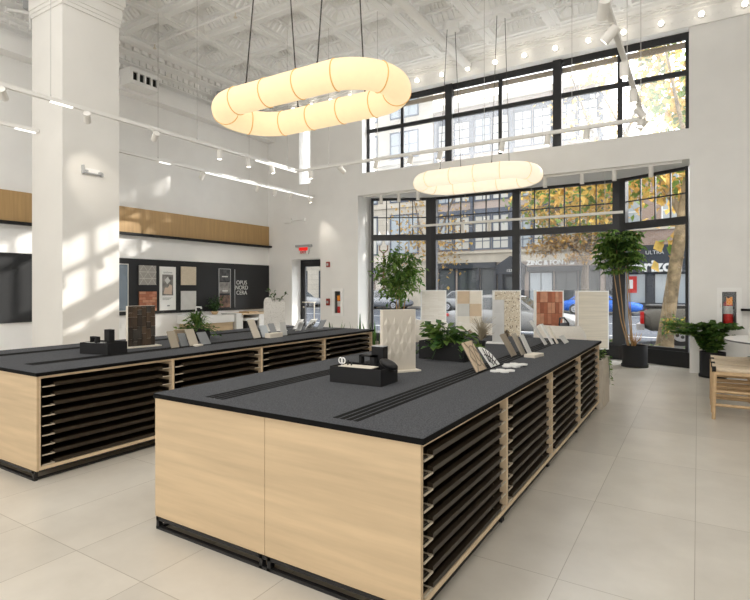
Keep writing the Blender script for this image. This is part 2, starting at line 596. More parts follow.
# coffered ceiling
ce = MB()
KX = [-2.41 - 1.262 * k for k in range(-4, 7)]
KY = [10.66 - 1.09 * j for j in range(0, 7)]
KX.sort(); KY.sort()
BW = .13
def coffer(a, b, c, d):
    def rect(i, z):
        return [(a + i, c + i, z), (b - i, c + i, z), (b - i, d - i, z), (a + i, d - i, z)]
    prof = [(0, ZC), (0, ZC + .05), (.03, ZC + .05), (.17, ZC + .17), (.22, ZC + .17), (.22, ZC + .22), (.33, ZC + .30), (.35, ZC + .30)]
    vs = [q for i, z in prof for q in rect(i, z)]
    fs = []
    for k in range(len(prof) - 1):
        for i in range(4):
            j = (i + 1) % 4
            fs.append((k * 4 + i, k * 4 + 4 + i, k * 4 + 4 + j, k * 4 + j))
    L = (len(prof) - 1) * 4
    fs.append((L, L + 3, L + 2, L + 1))
    ce.add(vs, fs)
    # ribs on the two sloping rings
    for (i0, z0, i1, z1, pitch, wd, th) in ((.03, ZC + .05, .17, ZC + .17, .105, .058, .035), (.22, ZC + .22, .33, ZC + .30, .085, .046, .03)):
        for side in range(4):
            if side in (0, 2):
                lo, hi = a + i1, b - i1
            else:
                lo, hi = c + i1, d - i1
            n = max(1, int((hi - lo) / pitch))
            st = (hi - lo) / n
            for q in range(n):
                m = lo + st * (q + .5)
                h = wd / 2
                if side == 0: P = lambda s_, ins, z: (m + s_, c + ins, z)
                elif side == 2: P = lambda s_, ins, z: (m - s_, d - ins, z)
                elif side == 1: P = lambda s_, ins, z: (b - ins, m + s_, z)
                else: P = lambda s_, ins, z: (a + ins, m - s_, z)
                v = [P(-h, i0, z0), P(h, i0, z0), P(h, i1, z1), P(-h, i1, z1),
                     P(-h * .7, i0 + .02, z0 - th), P(h * .7, i0 + .02, z0 - th), P(h * .7, i1 + .01, z1 - th), P(-h * .7, i1 + .01, z1 - th)]
                ce.add(v, [(4, 5, 6, 7), (0, 1, 5, 4), (1, 2, 6, 5), (2, 3, 7, 6), (3, 0, 4, 7)])
for i in range(len(KX) - 1):
    for j in range(len(KY) - 1):
        coffer(KX[i] + BW, KX[i + 1] - BW, KY[j] + BW, KY[j + 1] - BW)
def strip(x0, x1, y0, y1, z=ZC):
    ce.add([(x0, y0, z), (x0, y1, z), (x1, y1, z), (x1, y0, z)], [(0, 1, 2, 3)])
for x in KX:
    strip(x - BW, x + BW, KY[0] - BW, KY[-1] + BW)
    ce.box(x - .035, x + .035, KY[0], KY[-1], ZC - .02, ZC)
for y in KY:
    for i in range(len(KX) - 1):
        strip(KX[i] + BW, KX[i + 1] - BW, y - BW, y + BW)
        ce.box(KX[i] + BW, KX[i + 1] - BW, y - .035, y + .035, ZC - .02, ZC)
for x in KX:
    for y in KY:
        ce.cyl((x, y, ZC - .035), (x, y, ZC), .075, .10, 12)
        ce.cyl((x, y, ZC - .05), (x, y, ZC - .03), .03, .05, 10)
strip(XL, KX[0] - BW, -6, YB); strip(KX[-1] + BW, 6.5, -6, YB)
strip(KX[0] - BW, KX[-1] + BW, -6, KY[0] - BW); strip(KX[0] - BW, KX[-1] + BW, KY[-1] + BW, YB + .1)
ce.box(XL - .3, 6.5, -6, YB + .6, 7.2, 7.3)
struct('ceiling', ce, CEIL)

# cornices (stepped profile with rows of blocks)
def cornice(name, along, p0, p1, base, outd, prof, rows):
    mb = MB()
    n = len(prof)
    def P(t, d, z):
        q = base + outd * d
        return (q, t, z) if along == 'y' else (t, q, z)
    vs = [P(p0, d, z) for d, z in prof] + [P(p1, d, z) for d, z in prof]
    mb.add(vs, [(i, i + 1, n + i + 1, n + i) for i in range(n - 1)])
    for d0, d1, z0, z1, pitch, wd in rows:
        k = int((p1 - p0) / pitch)
        for i in range(k):
            t = p0 + pitch * (i + .5)
            if along == 'y':
                xa, xb = sorted((base + outd * d0, base + outd * d1))
                mb.box(xa, xb, t - wd / 2, t + wd / 2, z0, z1)
            else:
                ya, yb = sorted((base + outd * d0, base + outd * d1))
                mb.box(t - wd / 2, t + wd / 2, ya, yb, z0, z1)
    return struct(name, mb, TRIMW)
cornice('trim_1', 'y', 3.0, YB, XL, 1,
        [(0, 5.95), (.06, 5.97), (.06, 6.12), (.14, 6.16), (.14, 6.26), (.22, 6.30), (.22, 6.44), (.33, 6.5), (.33, 6.6), (.46, 6.66), (.50, ZC)],
        [(.14, .175, 6.18, 6.25, .14, .08), (.22, .27, 6.32, 6.42, .16, .09), (.33, .40, 6.52, 6.6, .2, .12)])
cornice('trim_2', 'x', XL, 3.2, YB, -1,
        [(0, 6.28), (.05, 6.28), (.05, 6.56), (.09, 6.57), (.09, 6.62), (.14, 6.63), (.14, 6.66), (.30, 6.69), (.34, ZC)],
        [(.05, .062, 6.405, 6.43, .09, .03), (.14, .19, 6.65, 6.67, .16, .1)])

# duct beam on the left wall
bm = MB()
bm.box(XL, XL + .28, -6, YB, 5.66, 5.95)
struct('trim_3', bm, WALL)

# pillar with stepped capital
PX1, PY0 = -7.99, 4.13
PS = .89
pl = MB()
pl.box(PX1 - PS, PX1, PY0, PY0 + PS, 0, 5.80)
for k, (e, z0, z1) in enumerate(((.015, 5.76, 5.82), (.025, 5.82, 5.88), (.035, 5.88, 6.05), (.055, 6.05, 6.10), (.07, 6.10, 6.3), (.09, 6.3, 6.36), (.11, 6.36, 6.55), (.15, 6.55, ZC))):
    pl.box(PX1 - PS - e, PX1 + e, PY0 - e, PY0 + PS + e, z0, z1)
struct('pillar', pl, M('pillar_plaster', (.78, .765, .73), .85, var=.02, scale=2, bump=.1))

# bay soffit
so = MB()
so.prism([(-7.36, YB + .002), (-.131, YB + .002), (-.131, 11.9), (-1.40, 12.6), (-5.96, 12.6), (-7.32, 11.85)], 3.895, 4.05)
struct('trim_4', so, TRIMW)
# bay reveals (white side returns)
rv = MB()
rv.prism([(-7.42, YB + .605), (-7.30, YB + .605), (-7.28, 11.70), (-7.42, 11.80)], 0, 3.895)
struct('trim_5', rv, TRIMW)

def glazed(name, a, b, z0, z1, cols, transom=None, muntin_rows=0, lower_cols=None, fw=.07, depth=.08, sub=None, ends=(.05, .05)):
    """window between plan points a and b: frame, muntins and glass"""
    a, b = Vector((*a, 0)), Vector((*b, 0))
    L = (b - a).length
    ang = math.atan2((b - a).y, (b - a).x)
    root = bpy.data.objects.new(name, None)
    COL.objects.link(root)
    root.location = (a.x, a.y, 0); root.rotation_euler = (0, 0, ang)
    root['kind'] = 'structure'
    f = MB()
    f.box(0, L, -depth / 2, depth / 2, z0, z0 + .06); f.box(0, L, -depth / 2, depth / 2, z1 - .06, z1)
    f.box(0, ends[0], -depth / 2 - .02, depth / 2 + .02, z0, z1); f.box(L - ends[1], L, -depth / 2 - .02, depth / 2 + .02, z0, z1)
    if transom:
        f.box(0, L, -depth / 2 - .015, depth / 2 + .015, transom - .075, transom + .075)
    f.build('window_frame', FRAME, root)
    m = MB()
    if sub == 'upper':
        zt0, zt1 = transom + .075, z1 - .06
        xs = [ends[0] + (L - ends[0] - ends[1]) * k / cols for k in range(1, cols)]
        for x in xs:
            m.box(x - .012, x + .012, -.02, .02, zt0, zt1)
        zm = (zt0 + zt1) / 2
        m.box(0, L, -.018, .018, zm - .012, zm + .012)
    if m.v:
        m.build('muntin', FRAME, root)
    g = MB()
    g.box(.02, L - .02, -.004, .004, z0 + .02, z1 - .02)
    g.build('glass', GLASS, root)
    return root

for i in range(4):
    a, b = BAY[i], BAY[i + 1]
    glazed('window_%d' % (i + 1), a, b, .30, 3.895, (4, 6, 6, 4)[i], transom=2.86, sub='upper', ends=((.06, .15), (.15, .09), (.09, .15), (.15, .06))[i])
# black base below the bay glass
sb = MB()
inner = [(-7.32, 11.58), (-5.90, 12.33), (-1.46, 12.33), (-.131, 11.67)]
outer = [(-.131, 11.9), (-1.40, 12.55), (-5.96, 12.55), (-7.32, 11.85)]
for k in range(3):
    p = [inner[k], inner[k + 1], outer[2 - k], outer[3 - k]]
    sb.prism(p, 0, .30)
struct('baseboard_back', sb, BLACK)

# upper window
up = bpy.data.objects.new('window_5', None); COL.objects.link(up); up['kind'] = 'structure'
YU = 11.33
f = MB()
f.box(UPW[0], UPW[1], YU - .03, YU + .03, 6.17, UPW[3]); f.box(UPW[0], UPW[1], YU - .05, YU + .05, UPW[2], UPW[2] + .05)
f.box(UPW[0], UPW[1], YU - .03, YU + .03, 5.51, 5.60)
for x, hw in ((-7.2, .035), (-6.21, .04), (-4.95, .085), (-3.73, .04), (-2.5, .085), (-1.31, .045), (-.17, .03)):
    f.box(x - hw, x + hw, YU - .028 - (hw > .06) * .05, YU + .022 + (hw > .06) * .03, UPW[2], UPW[3])
f.build('window_frame', FRAME, up)
hz_ = glass_mat('hazed_window_glass', (1, 1, 1), .035)  # translucent share mixed in below lays a pale haze over the view
_n = hz_.node_tree
_mix = [q for q in _n.nodes if q.type == 'MIX_SHADER'][0]
_o = [q for q in _n.nodes if q.type == 'OUTPUT_MATERIAL'][0]
_t = _n.nodes.new('ShaderNodeBsdfTranslucent'); _t.inputs['Color'].default_value = (1, 1, 1, 1)
_m2 = _n.nodes.new('ShaderNodeMixShader'); _m2.inputs[0].default_value = .09
_n.links.new(_mix.outputs[0], _m2.inputs[1]); _n.links.new(_t.outputs[0], _m2.inputs[2]); _n.links.new(_m2.outputs[0], _o.inputs[0])
g = MB(); g.box(UPW[0], UPW[1], YU - .001, YU + .001, UPW[2], UPW[3]); g.build('glass', hz_, up)
bl = MB(); bl.box(UPW[0] + .06, UPW[1] - .05, YU + .08, YU + .09, 6.05, 6.17)
bl.build('roller_blind', M('tan_blind', (.42, .34, .24), .8), up)

# slit window
sw = bpy.data.objects.new('window_6', None); COL.objects.link(sw); sw['kind'] = 'structure'
f = MB()
for x0, x1, z0, z1 in ((SLIT[0], SLIT[0] + .04, SLIT[2], SLIT[3]), (SLIT[1] - .04, SLIT[1], SLIT[2], SLIT[3]), (SLIT[0], SLIT[1], SLIT[2], SLIT[2] + .04), (SLIT[0], SLIT[1], SLIT[3] - .04, SLIT[3])):
    f.box(x0, x1, 11.55, 11.62, z0, z1)
f.build('window_frame', TRIMW, sw)
g = MB(); g.box(SLIT[0], SLIT[1], 11.58, 11.588, SLIT[2], SLIT[3]); g.build('glass', GLASS, sw)

# door
dr = bpy.data.objects.new('door_1', None); COL.objects.link(dr); dr['kind'] = 'structure'
dr.location = (DOOR[0], 11.5, 0)
W = DOOR[1] - DOOR[0]
f = MB()
f.box(0, .05, -.05, .05, 0, 2.33); f.box(W - .05, W, -.05, .05, 0, 2.33); f.box(0, W, -.05, .05, 2.26, 2.33)
f.build('door_frame', FRAME, dr)
lf = MB()
lf.box(.05, .15, -.03, .03, 0.02, 2.26); lf.box(W - .13, W - .05, -.03, .03, .02, 2.26); lf.box(.15, W - .13, -.03, .03, 2.14, 2.26); lf.box(.15, W - .13, -.03, .03, .02, .25)
leaf = lf.build('door_leaf', FRAME, dr)
g = MB(); g.box(.15, W - .13, -.005, .005, .25, 2.14); g.build('glass', GLASS, dr)
h = MB()
h.tube([(.10, -.09, 1.14), (.50, -.09, 1.14), (.52, -.09, 1.12), (.52, -.09, .62), (.48, -.09, .58)], .016, 8)
h.cyl((.12, -.09, 1.14), (.12, -.03, 1.14), .012); h.cyl((.5, -.09, 1.14), (.5, -.005, 1.14), .012)
h.build('push_bar', STEELW, dr)
dl = MB(); dl.cyl((.10, -.045, 1.0), (.10, -.03, 1.0), .025); dl.build('lock', STEELW, dr)

# ------------------------------------------------------------------ street
st = MB(); st.box(-70, 30, 17.4, 37.6, -.35, -.18)
struct('street', st, ASPH)
wk = MB(); wk.box(-70, 30, 11.72, 17.4, -.35, -.125); struct('sidewalk', wk, WALK)
wk = MB(); wk.box(-70, 30, 37.6, 42.0, -.35, -.125); struct('sidewalk', wk, WALK)
ln = MB()
for y in (20.4, 27.3, 34.6):
    ln.box(-70, 30, y - .07, y + .07, -.18, -.174)
struct('street_markings', ln, M('road_paint', (.75, .75, .72), .8))

# ================================================================== FLAT FILE CABINETS
TOP0, TOP1 = .842, .872
UNIT = 1.255
Y0 = 2.135
WIDE = 1.90
def make_cabinet(name, label, group, loc, front):
    """origin: floor, centre of the unit; drawers open towards +x"""
    t = thing(name, label, 'cabinet', loc, 0, group)
    hw, hl = WIDE / 2, UNIT / 2
    c = MB()
    c.box(-hw, hw, -hl, hl, .085, .112)                # bottom board
    c.box(-hw, hw, -hl, hl, TOP0 - .022, TOP0)         # top board
    c.box(-hw, hw, -hl, -hl + .013, .112, TOP0 - .022)
    c.box(-hw, hw, hl - .013, hl, .112, TOP0 - .022)
    c.box(hw - .62, hw - .60, -hl + .013, hl - .013, .112, TOP0 - .022)
    c.box(-hw, -hw + .02, -hl + .013, hl - .013, .112, TOP0 - .022)
    c.build('carcass', WOODE, t)
    if front:
        for x0, x1 in ((-hw - .004, -.0015), (.0015, hw + .004)):
            p = MB(); p.box(x0, x1, -hl - .02, -hl, .082, TOP0)
            p.build('end_panel', WOOD, t)
    b = MB()
    z1 = .078
    fr = -hl - (.02 if front else 0)
    for x in (-hw + .02, -.03, .03, hw - .05):
        b.box(x - .012, x + .012, fr, fr + .03, 0, z1)
        b.box(x - .012, x + .012, hl - .03, hl, 0, z1)
    for y in (fr, hl - .025):
        b.box(-hw + .005, hw - .03, y, y + .025, 0, .018)
        b.box(-hw + .005, hw - .03, y, y + .025, z1 - .02, z1)
    for x in (-hw + .02, hw - .06):
        b.box(x - .0125, x + .0125, fr, hl, 0, .016)
        b.box(x - .0125, x + .0125, fr, hl, z1 - .02, z1)
    b.build('base_frame', BLACK, t)
    return t
ND = 9
def drawer_meshes():
    hl = UNIT / 2 - .016
    d = MB()
    p = (TOP0 - .022 - .112) / ND
    # tray: floor, back, low front lip notched at both ends for the pulls
    d.box(-.58, -.02, -hl, hl, 0, .006)
    d.box(-.58, -.572, -hl, hl, 0, p * .5)
    d.prism([(-.024, 0), (-.004, 0), (.004, .006), (.004, .030), (-.024, .034)], -hl + .105, hl - .105, 'y')
    d.box(-.58, -.04, -hl, -hl + .006, 0, p * .5); d.box(-.58, -.04, hl - .006, hl, 0, p * .5)
    h = MB()
    h.box(-.001, .006, 0.012, .105, 0.001, .010)
    h.box(-.05, .006, .098, .105, 0, .010)
    k = MB()
    return d.mesh('drawer', DRAWER), h.mesh('handle', PULL), k.mesh('latch', BLACK), p, hl
DM, HM, LM, DP, DHL = drawer_meshes()
def add_drawers(t):
    for i in range(ND):
        o = bpy.data.objects.new('drawer', DM); COL.objects.link(o); o.parent = t
        o.location = (WIDE / 2 - .006, 0, .114 + DP * i)
        for s in (-1, 1):
            hh = bpy.data.objects.new('handle', HM); COL.objects.link(hh); hh.parent = o
            hh.location = (0, s * DHL, 0.001)
            hh.scale = (1, -s, 1)
    return t
def worktop(name, label, x0, x1, groups):
    t = thing(name, label, 'worktop', ((x0 + x1) / 2, Y0 + 2 * UNIT, TOP0))
    hx, hy = (x1 - x0) / 2, 2 * UNIT + .028
    b = MB(); b.box(-hx, hx, -hy, hy, 0, TOP1 - TOP0)
    b.build('felt_top', FELT, t)
    b = MB(); e = .003; b.box(-hx - e, hx + e, -hy - e, -hy, 0, TOP1 - TOP0 - .002); b.box(-hx - e, hx + e, hy, hy + e, 0, TOP1 - TOP0 - .002); b.box(-hx - e, -hx, -hy, hy, 0, TOP1 - TOP0 - .002); b.box(hx, hx + e, -hy, hy, 0, TOP1 - TOP0 - .002)
    b.build('edge_band', SLOT, t)
    for x, ya, yb, n in groups:
        for k in range(n):
            q = MB()
            xx = x - (x0 + x1) / 2 + k * .043
            q.box(xx, xx + .029, ya - (Y0 + 2 * UNIT), yb - (Y0 + 2 * UNIT), TOP1 - TOP0 - .004, TOP1 - TOP0 + .0015)
            q.build('display_slot', SLOT, t)
    return t
SIDE = ['nearest the camera, with two maple end panels', 'second from the maple end', 'third from the maple end', 'at the window end']
for nm, xc, which in (('right', -2.02, 'right'), ('left', -5.43, 'left')):
    for i in range(4):
        y = Y0 + UNIT * (i + .5)
        lab = 'flat file cabinet of the %s island, %s' % (which, SIDE[i])
        t = make_cabinet('flat_file_cabinet', lab, 'flat file cabinets of the %s island' % which, (xc, y, 0), i == 0)
        add_drawers(t)
yE = Y0 + 4 * UNIT
worktop('worktop', 'charcoal felt worktop with black slots on the right island', -2.975, -1.05, [(-1.62, 2.2, yE - .08, 4), (-2.60, 2.2, yE - .2, 4)])
worktop('worktop', 'charcoal felt worktop with black slots on the left island', -6.40, -4.46, [(-5.09, 2.3, yE - .08, 4), (-6.02, 2.3, yE - .2, 4)])

# ================================================================== RING PENDANTS
SEAMC = M('pale_shade_seam', (.62, .50, .34), .7, emit=(1, .72, .42), estr=.42)
def ring(name, label, loc, mat, cables, wr_=.515, hf_=.585):
    t = thing(name, label, 'pendant light', loc, 0, 'oblong ring pendants')
    r, half, tr = wr_, hf_, .15
    path = []
    n = 24
    for k in range(n + 1):
        a = -PI / 2 + PI * k / n
        path.append((half + r * math.cos(a), r * math.sin(a), 0))
    for k in range(1, 8):
        path.append((half - 2 * half * k / 8, r, 0))
    for k in range(n + 1):
        a = PI / 2 + PI * k / n
        path.append((-half + r * math.cos(a), r * math.sin(a), 0))
    for k in range(1, 8):
        path.append((-half + 2 * half * k / 8, -r, 0))
    m = MB(); m.tube(path, tr, 24, True, up=(0, 0, 1))
    m.build('lamp_shade', mat, t)
    # seams between the paper segments
    P = [Vector(p) for p in path]
    cum = [0]
    for i in range(len(P)):
        cum.append(cum[-1] + (P[(i + 1) % len(P)] - P[i]).length)
    tot = cum[-1]
    for k in range(12):
        s = tot * (k + .15) / 12
        i = max(j for j in range(len(P)) if cum[j] <= s)
        f = (s - cum[i]) / (cum[i + 1] - cum[i])
        p = P[i].lerp(P[(i + 1) % len(P)], f)
        d = (P[(i + 1) % len(P)] - P[i]).normalized()
        u = Vector((0, 0, 1)); v = d.cross(u)
        b = MB()
        b.tube([p + (u * math.cos(2 * PI * j / 24) + v * math.sin(2 * PI * j / 24)) * (tr + .001) for j in range(24)], .0075, 6, True)
        b.build('seam', SEAM if mat is PAPER else SEAMC, t)
    zc = ZC - loc[2]
    for cx in (-.5, .5):
        c = MB(); c.cyl((cx, 0, zc - .13), (cx, 0, zc), .16, .16, 24); c.build('canopy', TRIMW, t)
        for s in (-1, 1):
            q = MB()
            q.cyl((cx + .05 * s, s * .08, zc - .12), (cx, s * r, tr - .01), cables, n=6)
            q.cyl((cx, s * r, tr - .02), (cx, s * r, tr + .03), .012, n=8)
            q.build('cable', CABLE, t)
    return t
ring('ring_pendant', 'large glowing oblong paper ring pendant hanging over the near end of the islands', (-3.77, 4.62, 3.65), PAPER, .0075, .445, .665)
ring('ring_pendant', 'smaller looking cream oblong ring pendant hanging in front of the bay window', (-3.62, 9.5, 3.62), PAPERC, .006)

# ================================================================== TRACK LIGHTS
ZT = 3.95
def rail(label, a, b, hangs, leds=(), cat='track rail', top=6.0):
    a, b = Vector(a), Vector(b)
    mid = (a + b) / 2
    t = thing('track_rail', label, cat, mid, math.atan2((b - a).y, (b - a).x))
    L = (b - a).length
    m = MB(); m.box(-L / 2, L / 2, -.024, .024, -.02, .03); m.build('rail', TRACK, t)
    for h in hangs:
        w_ = MB(); x = -L / 2 + L * h
        w_.cyl((x, 0, .02), (x, 0, top - mid.z), .004, n=6)
        w_.cyl((x, 0, .02), (x, 0, .06), .009, n=8)
        w_.build('suspension_wire', WIRE, t)
    for l0, l1 in leds:
        q = MB(); q.box(-L / 2 + L * l0, -L / 2 + L * l1, -.021, .021, -.035, -.02); q.build('light_strip', LED, t)
    return t
XA, YT, XR, XBk = -7.02, 8.33, -.66, -8.65
rail('white suspended track running past the pillar to the corner in front of the upper window', (XA, 1.6, ZT), (XA, YT, ZT), (.28, .62, .95), ((.28, .32), (.82, .99)), top=ZC)
rail('white suspended track crossing in front of the upper window', (XA + .025, YT, ZT), (XR - .025, YT, ZT), (.12, .3, .63, .85), (), top=ZC)
rail('white suspended track with clustered spotlights at the right of the window', (XR, YT, ZT), (XR, 4.3, ZT), (.1, .5), (), top=ZC)
rail('white suspended track from the pillar along the wood fascia to the corner', (XBk, PY0 + PS + .02, ZT), (XBk, 10.9, ZT), (.2, .6, .96), ((.206, .244), (.39, .99)), top=ZC)
rail('short white suspended track ending at the front of the pillar', (XBk, 2.0, ZT), (XBk, PY0 - .02, ZT), (.6,), ((.85, .98),), top=ZC)
rail('white track hanging across the middle of the bay window', (-6.0, 11.35, 3.04), (-1.26, 11.35, 3.04), (.06, .3, .62, .93), (), top=3.89)
rail('white track fixed under the header of the bay opening', (-7.25, 11.2, 3.872), (-.25, 11.2, 3.872), (), ())

hb = MB(); hb.cyl((0, 0, .0), (0, 0, -.155), .045, .045, 18); HOUS = hb.mesh('housing', SPOTW)
lb = MB(); lb.cyl((0, 0, -.154), (0, 0, -.157), .034, .034, 14); LENSM = lb.mesh('lens', LENS)
sb_ = MB(); sb_.cyl((0, 0, -.02), (0, 0, -.075), .012, n=8); sb_.box(-.016, .016, -.05, .05, -.036, -.02); STEMM = sb_.mesh('adapter', SPOTW)
def spot(label, group, loc, aim, power=0, ang=45):
    t = thing('spotlight', label, 'spotlight', loc, 0, group)
    o = bpy.data.objects.new('adapter', STEMM); COL.objects.link(o); o.parent = t
    d = (Vector(aim) - Vector(loc)).normalized()
    q = d.to_track_quat('-Z', 'Y').to_euler()
    h = bpy.data.objects.new('housing', HOUS); COL.objects.link(h); h.parent = t
    h.location = (0, 0, -.085); h.rotation_euler = q
    h.location = Vector((0, 0, -.085)) - d * .055
    l = bpy.data.objects.new('lens', LENSM); COL.objects.link(l); l.parent = h
    if power:
        sp = bpy.data.lights.new('beam', 'SPOT'); sp.energy = power; sp.spot_size = math.radians(ang); sp.spot_blend = .8
        sp.color = (1, .90, .76); sp.shadow_soft_size = .03
        so_ = bpy.data.objects.new('beam', sp); COL.objects.link(so_); so_.parent = h; so_.location = (0, 0, -.165)
    return t
G1 = 'spotlights on the track past the pillar'
for i, (y, aim, pw) in enumerate(((2.94, (-8.5, 4.13, 3.0), 0), (3.95, (-7.99, 4.57, 3.3), 20), (5.0, (-10.4, 6.2, 2.2), 0), (6.25, (-7.0, 6.2, 0), 0), (6.93, (-6.8, 6.9, 0), 30), (7.55, (-6.6, 8.2, 1), 0))):
    spot('white cylinder spotlight, %s along the track from the pillar to the corner' % ORD[i], G1, (XA, y, ZT), aim, pw)
G2 = 'spotlights on the track across the upper window'
for i, (x, aim, pw) in enumerate(((-6.69, (-6.7, 8.4, 0), 0), (-5.94, (-4.5, 11, 1.8), 0), (-5.13, (-6.1, 8.2, 0), 25), (-4.4, (-5.4, 8.0, 0), 25), (-3.82, (-4.8, 8.1, 0), 25), (-2.72, (-3.4, 8.0, 0), 25), (-1.99, (-2.4, 8.3, 0), 25), (-1.42, (-1.8, 8.2, 0), 0))):
    spot('white cylinder spotlight, %s from the left on the track before the upper window' % ORD[i], G2, (x, YT, ZT), aim, pw)
G3 = 'spotlights clustered on the right hand track'
for i, (y, aim) in enumerate(((8.25, (-1.3, 8.3, 3.2)), (8.05, (-.9, 7.9, 3.0)), (7.65, (.0, 8.0, 3.1)), (6.95, (-.6, 7.0, 2)), (6.05, (-.66, 6.1, 2)), (5.15, (-1.4, 5.3, 3.3)), (4.65, (-.9, 5.4, 3.5)))):
    spot('white cylinder spotlight, %s from the corner on the right track' % ORD[i], G3, (XR, y, ZT), aim, 0)
G4 = 'spotlights on the track along the wood fascia'
for i, (y, aim, pw) in enumerate(((7.25, (-10.4, 7.6, 2.0), 0), (8.85, (-10.3, 9.0, 1.6), 25), (9.4, (-9.5, 9.7, 1.5), 0), (10.0, (-10.3, 10.2, 1.6), 25), (10.7, (-8.2, 11.1, 2.6), 22))):
    spot('white cylinder spotlight, %s from the pillar on the track along the fascia' % ORD[i], G4, (XBk, y, ZT), aim, pw)
cb = MB(); cb.cyl((0, 0, 0), (0, 0, -.20), .042, .042, 16); CYLM = cb.mesh('housing', SPOTW)
for i, x in enumerate((-6.75, -6.24, -5.72, -2.73, -2.0, -1.4, -.76)):
    t = thing('downlight', 'white cylinder downlight under the bay header, %s from the left' % ORD[i], 'downlight', (x, 11.2, 3.85), 0, 'downlights under the bay header')
    o = bpy.data.objects.new('housing', CYLM); COL.objects.link(o); o.parent = t
for i, x in enumerate((-4.63, -4.0)):
    t = thing('downlight', 'white cylinder downlight on the bay window track, %s from the left' % ORD[i], 'downlight', (x, 11.35, 3.02), 0, 'downlights on the bay window track')
    o = bpy.data.objects.new('housing', CYLM); COL.objects.link(o); o.parent = t

# ================================================================== CEILING ITEMS
so1 = MB(); so1.cyl((0, 0, 0), (0, -.05, 0), .05, .045, 14); SOCK = so1.mesh('socket', TRIMW)
so2 = MB(); so2.ball((0, -.085, 0), .046, 14, 8); BULBM = so2.mesh('glass_bulb', BULB)
for k in range(17):
    x = .683 - .63 * k
    t = thing('light_bulb', 'glowing round bulb on the cornice above the window, %s from the right' % ORD[k], 'light bulb', (x, YB - .05, 6.42), 0, 'row of cornice bulbs')
    for nm, me in (('socket', SOCK), ('glass_bulb', BULBM)):
        o = bpy.data.objects.new(nm, me); COL.objects.link(o); o.parent = t
# round duct with hanger
t = thing('ceiling_pipe', 'thick white pipe slung under the coffered ceiling', 'pipe', (-4.37, 8.0, 6.5))
m = MB(); m.cyl((0, -5, 0), (0, 2.98, 0), .085, .085, 18); m.build('pipe', TRIMW, t)
for y in (-1.5, .6, 2.45):
    m = MB(); m.box(-.02, .02, y - .02, y + .02, .08, ZC - 6.5); m.build('hanger', TRIMW, t)
def conduit(label, pts, r=.018):
    o = MB(); o.tube(pts, r, 8); o = o.build('conduit', TRIMW); tag(o, label, 'conduit'); return o
conduit('thin white conduit crossing the ceiling beside the thick pipe', [(-5.6, 9.75, 6.55), (-4.55, 9.75, 6.55), (-3.2, 9.75, 6.62), (3.0, 9.75, 6.62)])
conduit('thin white sprinkler pipe crossing the coffers above the left wall', [(-9.7, 6.78, 6.6), (-7.0, 6.78, 6.6), (-3.0, 6.78, 6.6), (2, 6.78, 6.6)], .022)
for k, x in enumerate((-9.55, -7.2)):
    t = thing('sprinkler_head', 'small sprinkler head under the thin ceiling pipe, %s from the left wall' % ORD[k], 'sprinkler', (x, 6.78, 6.58), 0, 'ceiling sprinklers')
    m = MB(); m.cyl((0, 0, 0), (0, 0, -.08), .012); m.cyl((0, 0, -.08), (0, 0, -.09), .035, .035, 10); m.build('nozzle', STEELW, t)
# vent on the duct beam
t = thing('air_vent', 'white box vent with four dark slots on the left wall beam', 'vent', (XL + .28, 6.75, 5.90))
m = MB()
hl, hz = .33, .17
m.box(-.2, .28, -hl, hl, -hz, hz)
for z0, z1 in ((-hz, -.085), (.085, hz)):
    m.box(.28, .34, -hl, hl, z0, z1)
ys = [-.33, -.27, -.16, -.12, -.01, .03, .14, .18, .29, .33]
for k in range(0, 10, 2):
    m.box(.28, .34, ys[k], ys[k + 1], -.085, .085)
m.build('housing', TRIMW, t)
m = MB()
for k in range(1, 9, 2):
    m.box(.281, .290, ys[k], ys[k + 1], -.085, .085)
m.build('dark_slot', BLACKM, t)
# loudspeaker on bracket
for k, (loc, lab) in enumerate((((XL + .36, 9.0, 6.28), 'small grey loudspeaker on a pipe bracket above the wall beam'), ((XL + .5, 4.6, 6.5), 'small grey loudspeaker at the ceiling left of the pillar'))):
    t = thing('loudspeaker', lab, 'loudspeaker', loc, math.radians(25))
    m = MB(); m.rbox(-.06, .10, -.12, .12, -.11, .11, .02); m.build('housing', GREY, t)
    m = MB(); m.cyl((0, .0, -.11), (0, .0, -.42), .02); m.cyl((-.3, -.15, -.14), (.0, 0, -.14), .03); m.build('bracket', TRIMW, t)

# ================================================================== LEFT WALL
def board(name, label, cat, x, y0, y1, z0, z1, mat, th=.03):
    o = MB(); o.box(0, th, -(y1 - y0) / 2, (y1 - y0) / 2, 0, z1 - z0)
    o = o.build(name, mat, None, (x, (y0 + y1) / 2, z0)); return tag(o, label, cat)
t = thing('wood_fascia', 'long honey wood fascia with a black ledge along the left wall', 'fascia', (XL + .003, 7.0, 2.68))
m = MB(); m.box(0, .05, -8, 4.06, .05, .60); m.build('wood_board', FASCIA, t)
m = MB(); m.box(0, .15, -8, 4.12, 0, .05); m.build('ledge', BLACKM, t)
board('display_board', 'long matt black display board with mounted tile samples', 'display board', XL + .003, 6.25, 11.075, .96, 2.18, PANELB, .04)
board('display_board', 'black wall board left of the pillar, dappled by sunlight', 'display board', XL + .003, 2.2, 4.95, .92, 2.17, PANELB, .04)
t = thing('framed_mirror', 'blue grey framed mirror half hidden behind the pillar', 'mirror', (XL + .045, 6.50, 1.06))
m = MB(); m.box(0, .012, -.25, .22, 0, .98); m.build('mirror_glass', MIRROR, t)
m = MB()
for a in ((-.27, .24, -.02, .0), (-.27, .24, .98, 1.0), (-.27, -.25, 0, .98), (.22, .24, 0, .98)):
    m.box(0, .02, *a)
m.build('frame', LGREY, t)
XS = XL + .045
